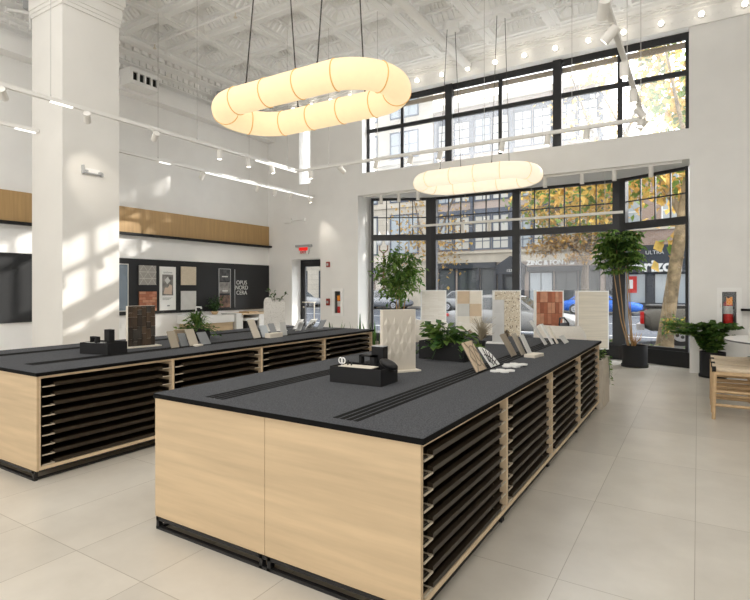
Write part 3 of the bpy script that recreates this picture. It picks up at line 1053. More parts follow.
# triangle relief tile
def wall_tile(label, y0, y1, z0, z1, mat):
    t = thing('wall_tile', label, 'tile sample', (XS, (y0 + y1) / 2, (z0 + z1) / 2), 0, 'tile samples on the black board')
    h, v = (y1 - y0) / 2, (z1 - z0) / 2
    m = MB(); m.box(.012, .035, -h, h, -v, v); m.build('tile', mat, t)
    m = MB(); m.box(0, .012, -h + .03, h - .03, -v + .03, v - .03); m.build('backing', BLACKM, t)
    return t, h, v
t, h, v = wall_tile('grey tile sample with a triangle pattern on the black board', 6.98, 7.40, 1.61, 2.04, GEO)
m = MB()
for k in range(4):
    z = -v + (2 * v) * k / 3
    if 0 < k < 3:
        m.box(.035, .0365, -h, h, z - .006, z + .006)
for r_ in range(3):
    za, zb = -v + 2 * v * r_ / 3, -v + 2 * v * (r_ + 1) / 3
    for k in range(4):
        ya = -h + 2 * h * k / 4; yb = ya + 2 * h / 4
        a, b = ((ya, za), (yb, zb)) if (k + r_) % 2 == 0 else ((ya, zb), (yb, za))
        m.tube([(.035, a[0], a[1]), (.035, b[0], b[1])], .005, 4)
m.build('pattern_line', GEOL, t)
t, h, v = wall_tile('terracotta coloured tile sample low on the black board', 6.98, 7.41, 1.03, 1.465, GROUT)
m = MB()
zz = -v
for r_ in range(7):
    dz = 2 * v / 7
    yy = -h - (.08 if r_ % 2 else 0)
    while yy < h:
        a, b = max(-h, yy + .003), min(h, yy + .157)
        if b - a > .01:
            m.box(.035, .040, a, b, zz + .003, zz + dz - .003, mi=random.randrange(4))
        yy += .16
    zz += dz
m.build('terracotta_strip', TERRA, t)
wall_tile('beige mottled tile sample right of the white poster', 8.07, 8.50, 1.61, 2.05, BEIGET)
wall_tile('white tile sample below the beige one on the black board', 8.07, 8.50, 1.02, 1.47, LGREY)
t = thing('poster', 'tall white poster with a grey photo of hands and a tile', 'poster', (XS, 7.715, 1.03))
m = MB(); m.box(.0, .02, -.215, .215, 0, 1.0); m.build('sheet', WHITE, t)
m = MB(); m.box(.02, .022, -.15, .14, .34, .82); m.build('photo_print', PHOTO, t)
m = MB(); m.prism([(-.02, .60), (.065, .68), (-.01, .77), (-.09, .69)], .022, .024, 'x'); m.build('printed_tile', LGREY, t)
m = MB(); m.prism([(-.12, .38), (.10, .36), (.11, .56), (.05, .60), (.0, .52), (-.08, .52)], .022, .0235, 'x'); m.build('printed_hands', SKIN, t)
RX = (PI / 2, 0, PI / 2)
text('lettering', 'textures', .07, MGREY, t, (.021, -.0, .87), RX, .001)
m = MB()
for z in (.28, .26, .24): m.box(.02, .0215, -.14, .12 - (.28 - z) * 2, z, z + .007)
m.box(.02, .0215, -.02, .05, .09, .115)
m.build('small_print', MGREY, t)
t = thing('photo_rack', 'tall narrow frame with three dark photo prints on the black board', 'picture frame', (XS, 9.42, 1.02))
m = MB(); m.box(0, .02, -.2, -.185, 0, 1.02); m.box(0, .02, .185, .2, 0, 1.02); m.box(0, .02, -.2, .2, 1.005, 1.02); m.build('frame', GREY, t)
for k, (z0, z1, mt, lab) in enumerate(((.70, .99, PRINTB, None), (.38, .67, PHOTO, None), (.02, .33, PRINTO, None))):
    m = MB(); m.box(.002, .016, -.18, .18, z0, z1); m.build('photo_print', mt, t)
m = MB(); m.box(.016, .018, -.1, .1, .80, .83); m.box(.016, .018, -.08, .1, .43, .46); m.build('white_caption', LGREY, t)
o = MB(); o.box(0, .012, -.008, .008, 0, 1.0); o = o.build('dividing_rule', GREY, None, (XS, 9.77, 1.03)); tag(o, 'thin grey vertical rule beside the pale lettering on the black board', 'rule')
t = thing('wall_lettering', 'pale outlined block letters on the black board near the corner', 'lettering', (XS, 10.02, 1.55))
for k, s_ in enumerate(('OPUS', 'NORD', 'CERA')):
    text('letter_row', s_, .155, LGREY, t, (.002, 0, .13 - .135 * k), RX, .003)

# vanity and desk along the left wall
t = thing('wash_basin', 'white rectangular wash basin on a wooden unit by the left wall', 'sink', (-10.1, 8.62, 0))
m = MB(); m.tub(-.33, .25, -.62, .62, .70, .88, .035, .02); m.box(-.295, -.16, -.585, .585, .72, .8799)
m.build('basin', WHITE, t)
m = MB(); m.tube([(-.24, -.15, .88), (-.24, -.15, 1.06), (-.22, -.15, 1.08), (-.06, -.15, 1.08), (-.05, -.15, 1.04)], .02, 10); m.cyl((-.24, -.15, .88), (-.24, -.15, .91), .035); m.build('faucet', WHITE, t)
m = MB(); m.box(-.33, .20, -.55, .62, 0, .70); m.build('wood_cabinet', WOOD, t)
o = MB(); o.box(-.28, .28, -.09, .09, 0, .90); o = o.build('side_panel', WHITE, None, (-10.15, 9.42, 0)); tag(o, 'white upright panel between the wash basin and the desk', 'panel')
t = thing('desk', 'pale wood topped desk in the corner by the left wall', 'desk', (-10.12, 10.25, 0))
m = MB(); m.box(-.31, .28, -.72, .75, .855, .89); m.build('desk_top', WOODE, t)
m = MB(); m.box(-.31, .25, -.12, .72, .0, .855); m.build('drawer_unit', WALL, t)
m = MB(); m.box(-.31, .25, -.72, -.70, 0, .855); m.build('side_board', WALL, t)
o = MB(); o.box(-.15, .22, -.17, .17, 0, .10, mi=0); o = o.build('wood_tray', OAK, None, (-10.1, 9.95, .89), None); o.scale = (1, 1, .35); tag(o, 'small wooden tray lying on the corner desk', 'tray')
t = thing('black_appliance', 'black box appliance with a white top under the corner desk', 'appliance', (-10.07, 9.83, 0))
m = MB(); m.rbox(-.2, .25, -.2, .2, 0, .70, .02); m.build('body', BLACKM, t)
m = MB(); m.box(-.2, .26, -.21, .21, .70, .76); m.build('lid', WHITE, t)

# ================================================================== BACK WALL ITEMS
t = thing('exit_sign', 'red exit sign hanging from a grey plate above the door', 'exit sign', (-9.10, YB, 2.52))
m = MB(); m.box(-.26, .26, -.10, 0, .13, .19); m.build('mount_plate', GREY, t)
m = MB(); m.box(-.15, .17, -.08, -.02, -.06, .13); m.build('housing', WHITE, t)
m = MB(); m.box(-.14, .16, -.085, -.08, .035, .12); m.build('red_face', M('exit_red', (.7, .01, .01), .4, emit=(1, .03, .02), estr=.5), t)
text('lettering', 'EXIT', .10, RED, t, (.01, -.082, -.012), (PI / 2, 0, 0), .002, bold=.004)
for k, z in enumerate((2.16, 1.17)):
    t = thing('fire_alarm', ('small red strobe high beside the door' if k == 0 else 'small red alarm pull box lower beside the door'), 'fire alarm', (-8.30, YB, z))
    m = MB(); m.rbox(-.055, .055, -.05, 0, -.09 + .02 * (1 - k), .09 - .02 * (1 - k), .01); m.build('box', REDD, t)
    m = MB(); m.box(-.03, .03, -.056, -.05, -.03, .03); m.build('plate', (GREY if k else LGREY), t)
CABGL = glass_mat('cabinet_glass', (1, 1, 1), .015)
FRW = M('bright_white_frame', (.95, .95, .94), .35)
def ext_cabinet(label, elabel, hole, s=1):
    x0, x1, z0, z1 = hole
    t = thing('fire_extinguisher_cabinet', label, 'cabinet', ((x0 + x1) / 2, YB, z0))
    W2, H2 = (x1 - x0) / 2, z1 - z0
    m = MB()
    m.frame_y(-W2 - .07, W2 + .07, -.07, H2 + .07, -.04, -.001, .075)
    m.build('frame', FRW, t)
    m = MB()
    m.box(-W2 + .001, W2 - .001, .19, .2, .001, H2 - .001); m.frame_y(-W2 + .001, W2 - .001, .001, H2 - .001, .001, .19, .006)
    m.build('recess_box', M('dark_grey_recess', (.16, .16, .16), .6), t)
    m = MB(); m.box(-W2 + .008, W2 - .008, -.012, -.009, .008, H2 - .008); m.build('glass', CABGL, t)
    m = MB(); m.cyl((-W2 - .02, -.03, H2 * .5), (-W2 - .02, -.03, H2 * .62), .012); m.build('latch', STEELW, t)
    e = thing('fire_extinguisher', elabel, 'fire extinguisher', ((x0 + x1) / 2 - .01, YB + .10, z0 + .006))
    m = MB(); m.lathe([(0, 0), (.07, 0), (.075, .02), (.075, .34), (.06, .38), (.025, .40), (0, .40)], n=18); m.build('cylinder', RED, e)
    m = MB(); m.lathe([(.0765, .17), (.0765, .31)], n=18); m.build('paper_label', LGREY, e)
    m = MB(); m.cyl((0, 0, .40), (0, 0, .46), .02); m.box(-.02, .02, -.09, .03, .45, .47); m.tube([(.02, 0, .44), (.07, -.02, .42), (.075, -.04, .25)], .01, 8); m.build('valve', BLACK, e)
    m = MB(); m.box(-.03, .06, -.088, -.084, .33, .47); m.build('tag', ORANGE, e)
ext_cabinet('white recessed extinguisher cabinet on the pier right of the bay', 'red fire extinguisher with an orange tag in the cabinet on the right pier', CABR)
ext_cabinet('white recessed extinguisher cabinet beside the door', 'red fire extinguisher with an orange tag in the cabinet beside the door', CABL)
# small wall lamp bracket on the back wall and on the pillar
t = thing('wall_bracket', 'small white lamp arm on the back wall above the exit sign', 'wall lamp', (-9.45, YB, 3.40))
m = MB(); m.box(-.36, -.1, -.06, 0, -.06, .06); m.box(.28, .36, -.04, 0, -.05, .05); m.cyl((-.1, -.04, 0), (.3, -.04, 0), .012); m.build('arm', TRIMW, t)
t = thing('wall_bracket', 'small chrome rail bracket high on the sunlit pillar face', 'bracket', (PX1, 4.57, 3.32))
m = MB(); m.cyl((.04, -.15, -.01), (.04, .15, -.01), .011); m.box(0, .05, -.16, -.14, -.03, .1); m.box(0, .05, .13, .16, -.03, .02); m.cyl((.03, -.10, -.0), (.03, -.10, .03), .03); m.cyl((.03, .12, 0), (.03, .12, .03), .03)
m.build('rail', GREY, t)
m = MB(); m.box(0, .012, -.10, .12, -.02, .07); m.build('plate', TRIMW, t)
# shelf on pier
o = MB(); o.box(0, 1.2, -.22, 0, 0, .035); o = o.build('wall_shelf', BLACKM, None, (.63, YB, 1.15)); tag(o, 'black shelf on the pier right of the extinguisher cabinet', 'shelf')

# ================================================================== THINGS ON THE ISLANDS
def slab(label, x, y, ln, h, lean, mat, th=.012, group=None, rz=0., cat='tile sample', name='tile_sample', back=None, zb=TOP1 + .0015):
    """a sample board standing on the worktop, long edge along y, leaning towards -x"""
    t = thing(name, label, cat, (x, y, zb), rz, group)
    c, s = math.cos(math.radians(lean)), math.sin(math.radians(lean))
    R = Matrix(((c, 0, -s), (0, 1, 0), (s, 0, c))).to_4x4()
    off = Matrix.Translation((0, 0, th * .0))
    m = MB(); m.box(0, th, -ln / 2, ln / 2, 0, h, mat=off @ R)
    m.build('tile', mat, t)
    if back:
        m = MB(); m.box(-.006, 0, -ln / 2, ln / 2, 0, h, mat=off @ R); m.build('backing_board', back, t)
    return t, R
def flat(label, x, y, sx, sy, mat, th=.014, rz=0., z=TOP1, name='tile_sample', cat='tile sample', group=None):
    o = MB(); o.rbox(-sx / 2, sx / 2, -sy / 2, sy / 2, 0, th, .003)
    o = o.build(name, mat, None, (x, y, z), (0, 0, rz)); return tag(o, label, cat, group)

# --- right island
def caddy(label, loc, rz, sx, sy, sz, big):
    t = thing('desk_caddy', label, 'caddy', loc, rz)
    m = MB(); a, b = sx / 2, sy / 2
    m.tub(-a, a, -b, b, 0, sz, .01, .008)
    m.box(.28 * a, .28 * a + .008, -b + .01, b - .01, .008, sz * .9)
    m.build('tray', BLACKM, t)
    m = MB(); m.box(-a + .10, a * .24, -b + .03, b - .04, .01, sz - .012); m.build('divider_block', BLACK, t)
    return t
t = caddy('large black caddy full of stationery beside the diamond relief panel', (-2.05, 3.16, TOP1), math.radians(2), .42, .25, .115, True)
o = MB(); o.box(-.15, .12, -.06, .06, 0, .006); o = o.build('paper_stack', CREAM, None, (-2.07, 3.14, TOP1 + .105), (0, 0, math.radians(2))); tag(o, 'cream paper slips lying on top of the large black caddy', 'paper')
t = thing('card_holder', 'tall black box standing at the back of the large caddy', 'box', (-2.02, 3.33, TOP1))
m = MB(); m.box(-.05, .05, -.035, .035, 0, .24); m.build('body', BLACKM, t)
m = MB(); m.box(-.05, .05, -.035, .035, .24, .244); m.build('rim', GREY, t)
t = thing('card_holder', 'low black slotted holder in front of the tall black box', 'box', (-2.07, 3.262, TOP1 + .104))
m = MB(); m.box(-.075, .06, -.022, .022, 0, .012); m.box(-.075, -.055, -.022, .022, .012, .075); m.box(.02, .06, -.022, .022, .012, .075); m.box(-.075, .06, -.022, .022, .063, .075); m.build('body', BLACKM, t)
t = thing('scissors', 'white handled scissors sticking up in the corner of the large caddy', 'scissors', (-2.215, 3.12, TOP1 + .03))
for s in (-1, 1):
    m = MB(); m.tube([(.012 * s + .016 * math.cos(k * PI / 6), .0, .115 + .02 * math.sin(k * PI / 6)) for k in range(12)], .005, 6, True); m.build('handle', WHITE, t)
m = MB(); m.box(-.006, .006, -.002, .002, 0, .095); m.build('blade', GREY, t)
for k in range(2):
    o = MB(); o.cyl((0, 0, 0), (.01, 0, .12 - .02 * k), .006, n=8); o = o.build('pen', BLACK, None, (-2.19 + .03 * k, 3.15, TOP1 + .03)); tag(o, ('taller' if k == 0 else 'shorter') + ' black pen beside the scissors in the large caddy', 'pen')
o = MB(); o.ball((0, 0, 0), .06, 16, 10, .55); o = o.build('rounded_stapler', BLACK, None, (-1.86, 3.19, TOP1 + .135), (0, .4, .3)); o.scale = (1.2, .8, 1); tag(o, 'rounded black stapler resting on the corner of the large caddy', 'stapler')

def panel_stand(name, label, loc, rz, wd, ht, th, mat, base=(.16, .34), basemat=CREAM, frame=CREAM):
    """display panel facing local -y"""
    t = thing(name, label, 'display panel', loc, rz)
    m = MB(); m.box(-base[1] / 2, base[1] / 2, -base[0] / 2, base[0] / 2, 0, .012); m.build('base_plate', basemat, t)
    m = MB(); m.box(-wd / 2, wd / 2, -th / 2, th / 2 , .012, ht); m.build('core_board', frame, t)
    return t
# diamond relief panel
ang = math.atan2(.26, .17)
t = panel_stand('sample_stand', 'cream diamond relief tile panel standing behind the large caddy', (-2.07, 3.70, TOP1), ang, .30, .50, .045, CREAM)
m = MB()
nx, nz = 4, 3
W_, H_ = .29, .475
for i in range(nx):
    for j in range(nz * 2):
        cw, ch = W_ / nx, H_ / nz
        cx = -W_ / 2 + cw * (i + .5) + (cw / 2 if j % 2 else 0)
        cz = .02 + ch / 2 * (j + .5) + .0
        if cx + cw / 2 > W_ / 2 + .001 or cz + ch / 2 > .02 + H_ + .001 or cz - ch / 2 < .0199:
            continue
        hh = (.005, .012, .008)[(i + j) % 3]
        y = -.0225
        c0, c1, c2, c3 = (cx, y, cz - ch / 2), (cx + cw / 2, y, cz), (cx, y, cz + ch / 2), (cx - cw / 2, y, cz)
        apex = (cx - cw * .12, y - hh, cz + ch * .1)
        m.add([c0, c1, c2, c3, apex], [(0, 1, 4), (1, 2, 4), (2, 3, 4), (3, 0, 4)])
m.box(-W_ / 2, W_ / 2, -.0235, -.0225, .014, .498)
m.build('relief_tile', DIAM, t)
# marble panel on white base
t = panel_stand('sample_stand', 'narrow pale marble panel on a white base at the far end of the right island', (-2.07, 6.2, TOP1), math.radians(14), .14, .53, .03, MARB, base=(.18, .28), basemat=WHITE, frame=MARB)
m = MB()
for z in (.19, .36): m.box(-.07, .07, -.0165, -.015, z - .002, z + .002)
m.build('joint_line', LGREY, t)

# leaf plants
def bunch(t, n, spread, hmin, hmax, size, mats, z0=.0, ell=(1, 1), trail=0., name='foliage', wid=.55, stems=True, dens=3):
    st_, lf = MB(), MB()
    for i in range(n):
        a = random.uniform(0, 2 * PI); r = spread * math.sqrt(random.random())
        h = random.uniform(hmin, hmax)
        bx, by = .25 * r * math.cos(a) * ell[0], .25 * r * math.sin(a) * ell[1]
        tx, ty = r * math.cos(a) * ell[0], r * math.sin(a) * ell[1]
        if random.random() < trail:
            h = random.uniform(-.8, .2) * hmax
            k = 1.15 * spread / max(r, .05)
            tx *= k; ty *= k
        p0, p2 = Vector((bx, by, z0)), Vector((tx, ty, z0 + h))
        p1 = (p0 + p2) / 2 + Vector((0, 0, abs(h) * .25 + .03))
        if stems: st_.tube([p0, p1, p2], .0035, 5)
        for k in range(dens):
            f = (k + 1) / dens
            q = p0.lerp(p1, f * 2) if f < .5 else p1.lerp(p2, f * 2 - 1)
            d = Vector((math.cos(a) + random.uniform(-.9, .9), math.sin(a) + random.uniform(-.9, .9), random.uniform(-.3, .5)))
            s = size * random.uniform(.7, 1.2)
            lf.leaf(q, d, s, s * wid, mi=random.randrange(len(mats)))
    if stems: st_.build('stem', LEAFD, t)
    lf.build(name, mats, t)
t = thing('potted_vine', 'trailing green vine in a black trough on the right island', 'potted plant', (-2.03, 4.56, TOP1), math.radians(-6))
m = MB(); m.tub(-.24, .24, -.10, .10, 0, .17, .015, .02); m.build('trough', BLACKM, t)
m = MB(); m.box(-.224, .224, -.084, .084, .021, .15); m.build('soil', SOIL, t)
bunch(t, 75, .24, .03, .18, .09, [LEAF, LEAFY, LEAFD, LEAFY], .15, (1.1, .6), .28, wid=.8, dens=3)
t = thing('dried_grass', 'small dried grass tuft behind the trough on the right island', 'dried plant', (-2.12, 5.75, TOP1))
m = MB(); m.lathe([(0, 0), (.04, 0), (.05, .06), (.04, .07), (0, .07)], n=12); m.build('pot', BLACKM, t)
m = MB()
for i in range(90):
    a = random.uniform(0, 2 * PI); r = random.uniform(.03, .17); z = random.uniform(.16, .36)
    m.tube([(0, 0, .06), (.4 * r * math.cos(a), .4 * r * math.sin(a), z * .75), (r * math.cos(a), r * math.sin(a), z)], .0022, 4)
m.build('grass_blade', M('dry_grass', (.36, .31, .22), .9), t)
for k, (x, y) in enumerate(((-2.46, 6.74), (-2.32, 6.92), (-2.18, 6.80), (-2.66, 6.66))):
    t = thing('dried_pod', 'dark brown dried pod on the far end of the right island, %s' % ('leftmost of four', 'second of four', 'third of four', 'behind the others')[k] if k < 3 else 'smallest dark dried pod, apart at the left of the far end', 'dried pod', (x, y, TOP1), k)
    m = MB(); m.ball((0, 0, .05), .05 - .008 * (k == 3), 10, 6, 1.0); m.build('pod', BARKD, t)
    m = MB()
    for i in range(22):
        a = random.uniform(0, 2 * PI); e = random.uniform(-.1, 1.2)
        d = Vector((math.cos(a) * math.cos(e), math.sin(a) * math.cos(e), math.sin(e)))
        m.leaf(Vector((0, 0, .05)) + d * .04, d, .045, .03, mi=random.randrange(2))
    m.build('scale', [BARKD, LEAFB], t)
# beige patterned tile leaning, fan tile, hexagon tiles
t, R = slab('beige tile with a dark curved pattern leaning on the right island', -1.50, 4.06, .19, .26, 30, TAN, .016, back=DTAN)
m = MB()
def curve_on(pts, r=.005):
    m.tube([R @ Vector((.0175, a, b)) for a, b in pts], r, 5)
for s in (-1, 1):
    curve_on([(s * .095 - s * .075 * math.sin(PI * k / 12), .26 * k / 12) for k in range(13)])
for s in (0, 1):
    curve_on([(-.095 + .19 * k / 12, .13 + (.09 * math.sin(PI * k / 12) if s else -.09 * math.sin(PI * k / 12))) for k in range(13)])
m.build('curved_line', DTAN, t)
t = thing('fan_tile', 'white and black fan shaped tile beside the beige patterned tile', 'tile sample', (-1.485, 4.36, TOP1 + .0015))
c, s = math.cos(math.radians(36)), math.sin(math.radians(36))
R = Matrix(((c, 0, -s), (0, 1, 0), (s, 0, c))).to_4x4()
m = MB(); fan = [(-.10 + .0, 0)] + [(-.10 + .2 * math.cos(PI / 2 * k / 12), .2 * math.sin(PI / 2 * k / 12)) for k in range(13)]
me = MB(); me.prism(fan, 0, .012, 'x'); me.v = [tuple(R @ Vector(q)) for q in me.v]; me.build('tile', WHITE, t)
m = MB()
for k in range(1, 6):
    a = PI / 2 * k / 6
    m.tube([R @ Vector((.013, -.10 + .05 * math.cos(a), .05 * math.sin(a))), R @ Vector((.013, -.10 + .185 * math.cos(a), .185 * math.sin(a)))], .0045, 5)
m.tube([R @ Vector((.013, -.10 + .12 * math.cos(PI / 2 * k / 12), .12 * math.sin(PI / 2 * k / 12))) for k in range(13)], .005, 5)
m.build('black_pattern', BLACK, t)
for k, (x, y, z, rz, lab) in enumerate(((-1.36, 4.12, 0, .2, 'white hexagon tile cluster lying nearest the worktop edge'), (-1.37, 4.42, 0, .5, 'white hexagon tile cluster lying under the top one'), (-1.35, 4.44, .011, .1, 'white hexagon tile cluster stacked on top of another'))):
    m = MB()
    for q in range(4):
        cx, cy = (q % 2) * .075 - .0375 + (q // 2) * .0, (q // 2) * .066 - .033 + 0
        cx += .0375 * (q // 2)
        m.prism([(cx + .041 * math.cos(PI / 6 + PI / 3 * j), cy + .041 * math.sin(PI / 6 + PI / 3 * j)) for j in range(6)], 0, .011)
    o = m.build('hexagon_tiles', WHITE, None, (x, y, TOP1 + .0015 + z), (0, 0, rz)); tag(o, lab, 'tile sample', 'hexagon tile clusters')
GS = 'tile samples standing in the right island slots'
slab('taupe tile board leaning left in the middle of the right island slots', -1.55, 5.10, .13, .24, 30, DTAN, .02, GS)
slab('taupe tile board leaning against the darker one in the slots', -1.50, 5.26, .12, .23, 27, M('warm_grey_tile', (.42, .37, .30), .5, var=.08), .014, GS)
slab('thin pale tile board, second in front of the taupe boards', -1.455, 5.34, .12, .21, 25, LGREY, .010, GS)
flat('cream tile block lying flat in front of the leaning taupe boards', -1.37, 5.18, .11, .22, CREAM, .03, -.15)
slab('tall thin white tile board at the far end of the right island slots', -1.53, 6.30, .10, .33, 33, LGREY, .012, GS)
slab('shorter white tile board leaning behind the tall thin one', -1.48, 6.42, .10, .27, 30, WHITE, .012, GS)
slab('cream edged tile board right of the two white boards', -1.44, 6.50, .08, .23, 28, CREAM, .010, GS)
slab('small grey tile board at the far right of the slots', -1.36, 6.62, .20, .11, 40, LGREY, .014, GS)

# --- left island
t = caddy('smaller looking black caddy on the left island near the pillar', (-5.25, 3.13, TOP1), math.radians(14), .36, .26, .115, False)
o = MB(); o.box(-.10, .09, -.05, .05, 0, .006); o = o.build('paper_stack', LGREY, None, (-5.31, 3.08, TOP1 + .105), (0, 0, .25)); tag(o, 'grey paper slips lying on the left island caddy', 'paper')
t = thing('card_holder', 'tall black box standing in the left island caddy', 'box', (-5.25, 3.19, TOP1 + .104))
m = MB(); m.box(-.045, .045, -.03, .03, 0, .135); m.build('body', BLACKM, t)
t = thing('card_holder', 'low black bridge shaped holder on the left island caddy', 'box', (-5.29, 3.06, TOP1 + .112))
m = MB(); m.box(-.06, -.045, -.02, .02, 0, .05); m.box(.025, .06, -.02, .02, 0, .05); m.box(-.06, .06, -.02, .02, .05, .062); m.build('body', BLACKM, t)
t = panel_stand('sample_stand', 'dark reclaimed wood mosaic panel on a cream base on the left island', (-5.44, 3.68, TOP1), math.radians(80), .31, .47, .05, CREAM, base=(.2, .40))
m = MB()
for i in range(6):
    z = .014; xa = -.155 + .31 * i / 6
    while z < .465:
        hh = random.choice((.05, .08, .11, .14)); z1 = min(z + hh, .47)
        d = random.uniform(.004, .012)
        m.box(xa + .001, xa + .31 / 6 - .001, -.025 - d, -.025, z, z1 - .002, mi=random.randrange(4)); z = z1
m.build('wood_mosaic', DARKW, t)
GL = 'tile samples standing in the left island slots'
slab('tan tile board leaning between the left caddy and the dark wood panel', -5.60, 3.72, .17, .15, 20, TAN, .012, GL)
slab('tan tile board peeking out right of the dark wood panel', -5.55, 4.25, .18, .17, -22, TAN, .012, GL)
slab('beige framed tile board, leftmost of the group before the left planter', -4.99, 3.80, .10, .20, 26, M('beige_frame_tile', (.36, .31, .24), .5), .014, GL)
slab('dark grey tile board behind the beige framed board', -5.03, 3.96, .10, .16, 26, MGREY, .012, GL)
slab('beige tile board with a cream square, third of the group before the left planter', -4.99, 4.06, .12, .21, 28, M('beige_tile', (.46, .41, .33), .5), .012, GL)
slab('slate grey tile board, rightmost of the group before the left planter', -4.97, 4.22, .13, .17, 36, MGREY, .012, GL)
flat('cream tile chip lying below the beige tile board on the left island', -4.93, 4.07, .06, .10, CREAM, .02, .1)
t = thing('potted_fern', 'spiky green fern in a black pot on the left island', 'potted plant', (-5.46, 4.50, TOP1), .3)
m = MB(); m.rbox(-.12, .12, -.10, .10, 0, .15, .012); m.build('pot', BLACKM, t)
m = MB(); m.box(-.11, .11, -.09, .09, .15, .155); m.build('soil', SOIL, t)
m = MB()
for i in range(70):
    a = random.uniform(0, 2 * PI); r = random.uniform(.08, .26); z = random.uniform(.10, .26) - r * .5
    p0 = Vector((0, 0, .15)); p1 = Vector((.5 * r * math.cos(a), .5 * r * math.sin(a), .15 + z * .9 + .06)); p2 = Vector((r * math.cos(a), r * math.sin(a), .15 + z))
    sd = Vector((-math.sin(a), math.cos(a), 0)) * .012
    m.add([p0, p1 - sd, p2, p1 + sd], [(0, 1, 2, 3)], True, random.randrange(2))
m.build('frond', [LEAF, LEAFY], t)
bunch(t, 30, .22, -.02, .12, .06, [LEAF, LEAFY], .14, (1, 1), .5, name='leaves', wid=.6)
slab('tall beige tile board leaning, leftmost of the middle group on the left island', -5.01, 5.10, .12, .27, 28, M('beige_tall_tile', (.58, .52, .43), .5), .016, GL)
slab('pale blue grey tile board behind the lying cream tile on the left island', -5.02, 5.28, .13, .17, 25, M('blue_grey_tile', (.48, .52, .56), .4), .012, GL)
slab('mid grey tile board in the middle group on the left island', -5.02, 5.46, .11, .19, 28, M('mid_tile', (.32, .33, .34), .5), .012, GL)
slab('white mottled tile board, rightmost of the middle group on the left island', -4.98, 5.60, .12, .19, 12, LGREY, .012, GL)
flat('cream tile block lying before the blue grey board on the left island', -4.92, 5.33, .10, .26, CREAM, .06, .05)
# terrazzo slab with rounded top
t = thing('sample_stand', 'white terrazzo slab with a notched top standing on the left island', 'display panel', (-5.64, 6.12, TOP1), math.radians(52))
m = MB(); m.box(-.19, .19, -.09, .09, 0, .012); m.build('base_plate', WHITE, t)
prof = [(-.16, .012), (.16, .012), (.16, .46), (-.04, .46)] + [(-.10 + .055 * math.cos(a), .47 + .055 * math.sin(a)) for a in [PI * k / 8 for k in range(0, 9)]] + [(-.16, .46)]
m = MB(); m.prism(prof, -.03, .03, 'y'); m.build('slab', TERRW, t)
t = thing('twig_vase', 'leafy twigs in a slim vase behind the white terrazzo slab', 'vase', (-5.82, 6.33, TOP1))
m = MB(); m.lathe([(0, 0), (.045, 0), (.05, .15), (.03, .3), (.035, .34)], n=14); m.build('vase', WHITE, t)
m, l = MB(), MB()
for dx, dy, hz in ((-.05, -.14, .66), (.10, .15, .58), (-.0, -.02, .60), (.06, .06, .50)):
    p = [Vector((0, 0, .3)), Vector((dx * .4, dy * .4, .3 + (hz - .3) * .6)), Vector((dx, dy, hz))]
    m.tube(p, .004, 5)
    for k in range(9):
        q = p[1].lerp(p[2], k / 8)
        l.leaf(q, (random.uniform(-1, 1), random.uniform(-1, 1), random.uniform(-.2, .8)), .065, .035, mi=random.randrange(2))
m.build('twig', BARKD, t); l.build('leaves', [LEAFD, LEAF], t)
slab('bright white tile board leaning beside the terrazzo slab', -5.36, 6.35, .12, .16, -28, WHITE, .012, GL)
slab('white tile board leaning near the far end of the left island', -5.62, 6.60, .14, .19, -35, WHITE, .012, GL)
t, R = slab('white tile board with dark rings at the far end of the left island', -5.44, 6.70, .16, .21, -38, WHITE, .012, GL)
m = MB()
for a, b in ((-.03, .07), (.035, .13)):
    m.tube([R @ Vector((.0135, a + .03 * math.cos(k * PI / 8), b + .03 * math.sin(k * PI / 8))) for k in range(16)], .006, 5, True)
m.build('dark_ring', BLACK, t)
slab('dark tile board at the very end of the left island', -5.32, 6.85, .14, .17, -30, MGREY, .012, GL)

# small plant on the wash basin counter
t = thing('potted_plant', 'small leafy plant in a wooden bowl on the wash basin', 'potted plant', (-10.29, 9.0, .88))
m = MB(); m.lathe([(0, 0), (.06, 0), (.10, .08), (.09, .08), (0, .06)], n=16); m.build('bowl', OAK, t)
bunch(t, 45, .22, .12, .38, .07, [LEAFD, LEAF], .07, (.55, 1.25), 0)

# ================================================================== PLANTERS, BOARDS, PLANTS BEYOND THE ISLANDS
def planter(label, x0, x1, y0, y1, h):
    t = thing('floor_planter', label, 'planter', ((x0 + x1) / 2, (y0 + y1) / 2, 0))
    a, b = (x1 - x0) / 2, (y1 - y0) / 2
    m = MB(); m.tub(-a, a, -b, b, 0, h, .03, .05)
    m.build('trough', PLANTER, t)
    m = MB(); m.box(-a + .031, a - .031, -b + .031, b - .031, .051, h - .05); m.build('soil', SOIL, t)
    return t
planter('long beige planter against the far end of the right island', -3.95, -1.03, 7.165, 7.75, .62)
planter('long beige planter against the far end of the left island', -6.40, -4.44, 7.165, 7.75, .62)
BY = 11.75
FRW2 = M('white_board_frame', (.95, .95, .93), .4)
def floor_board(label, x, wd=.62):
    t = thing('tile_display', label, 'display panel', (x, BY, 0), math.radians(33))
    lo, h, th = .255, 1.485, .065
    m = MB()
    m.frame_y(-wd / 2, wd / 2, lo, h, -th, th, .021)
    m.box(-wd / 2 + .022, wd / 2 - .022, -th + .015, th - .005, lo + .021, h - .021)
    m.build('frame', FRW2, t)
    m = MB()
    for x_ in (-.18, .18):
        m.box(x_ - .015, x_ + .015, -.015, .015, .015, lo); m.box(x_ - .025, x_ + .025, -.2, .2, 0, .015)
    m.build('foot', BLACK, t)
    return t, wd / 2 - .022, lo + .02, h - .02
t, a, z0, z1 = floor_board('white split stone display panel, leftmost of the five window panels', -5.57)
m = MB(); m.box(-a, a, -.064, -.05, z0, z1); m.build('stone_face', STONEW, t)
t, a, z0, z1 = floor_board('cream and tan patchwork tile display panel between the bay and the right island', -4.64)
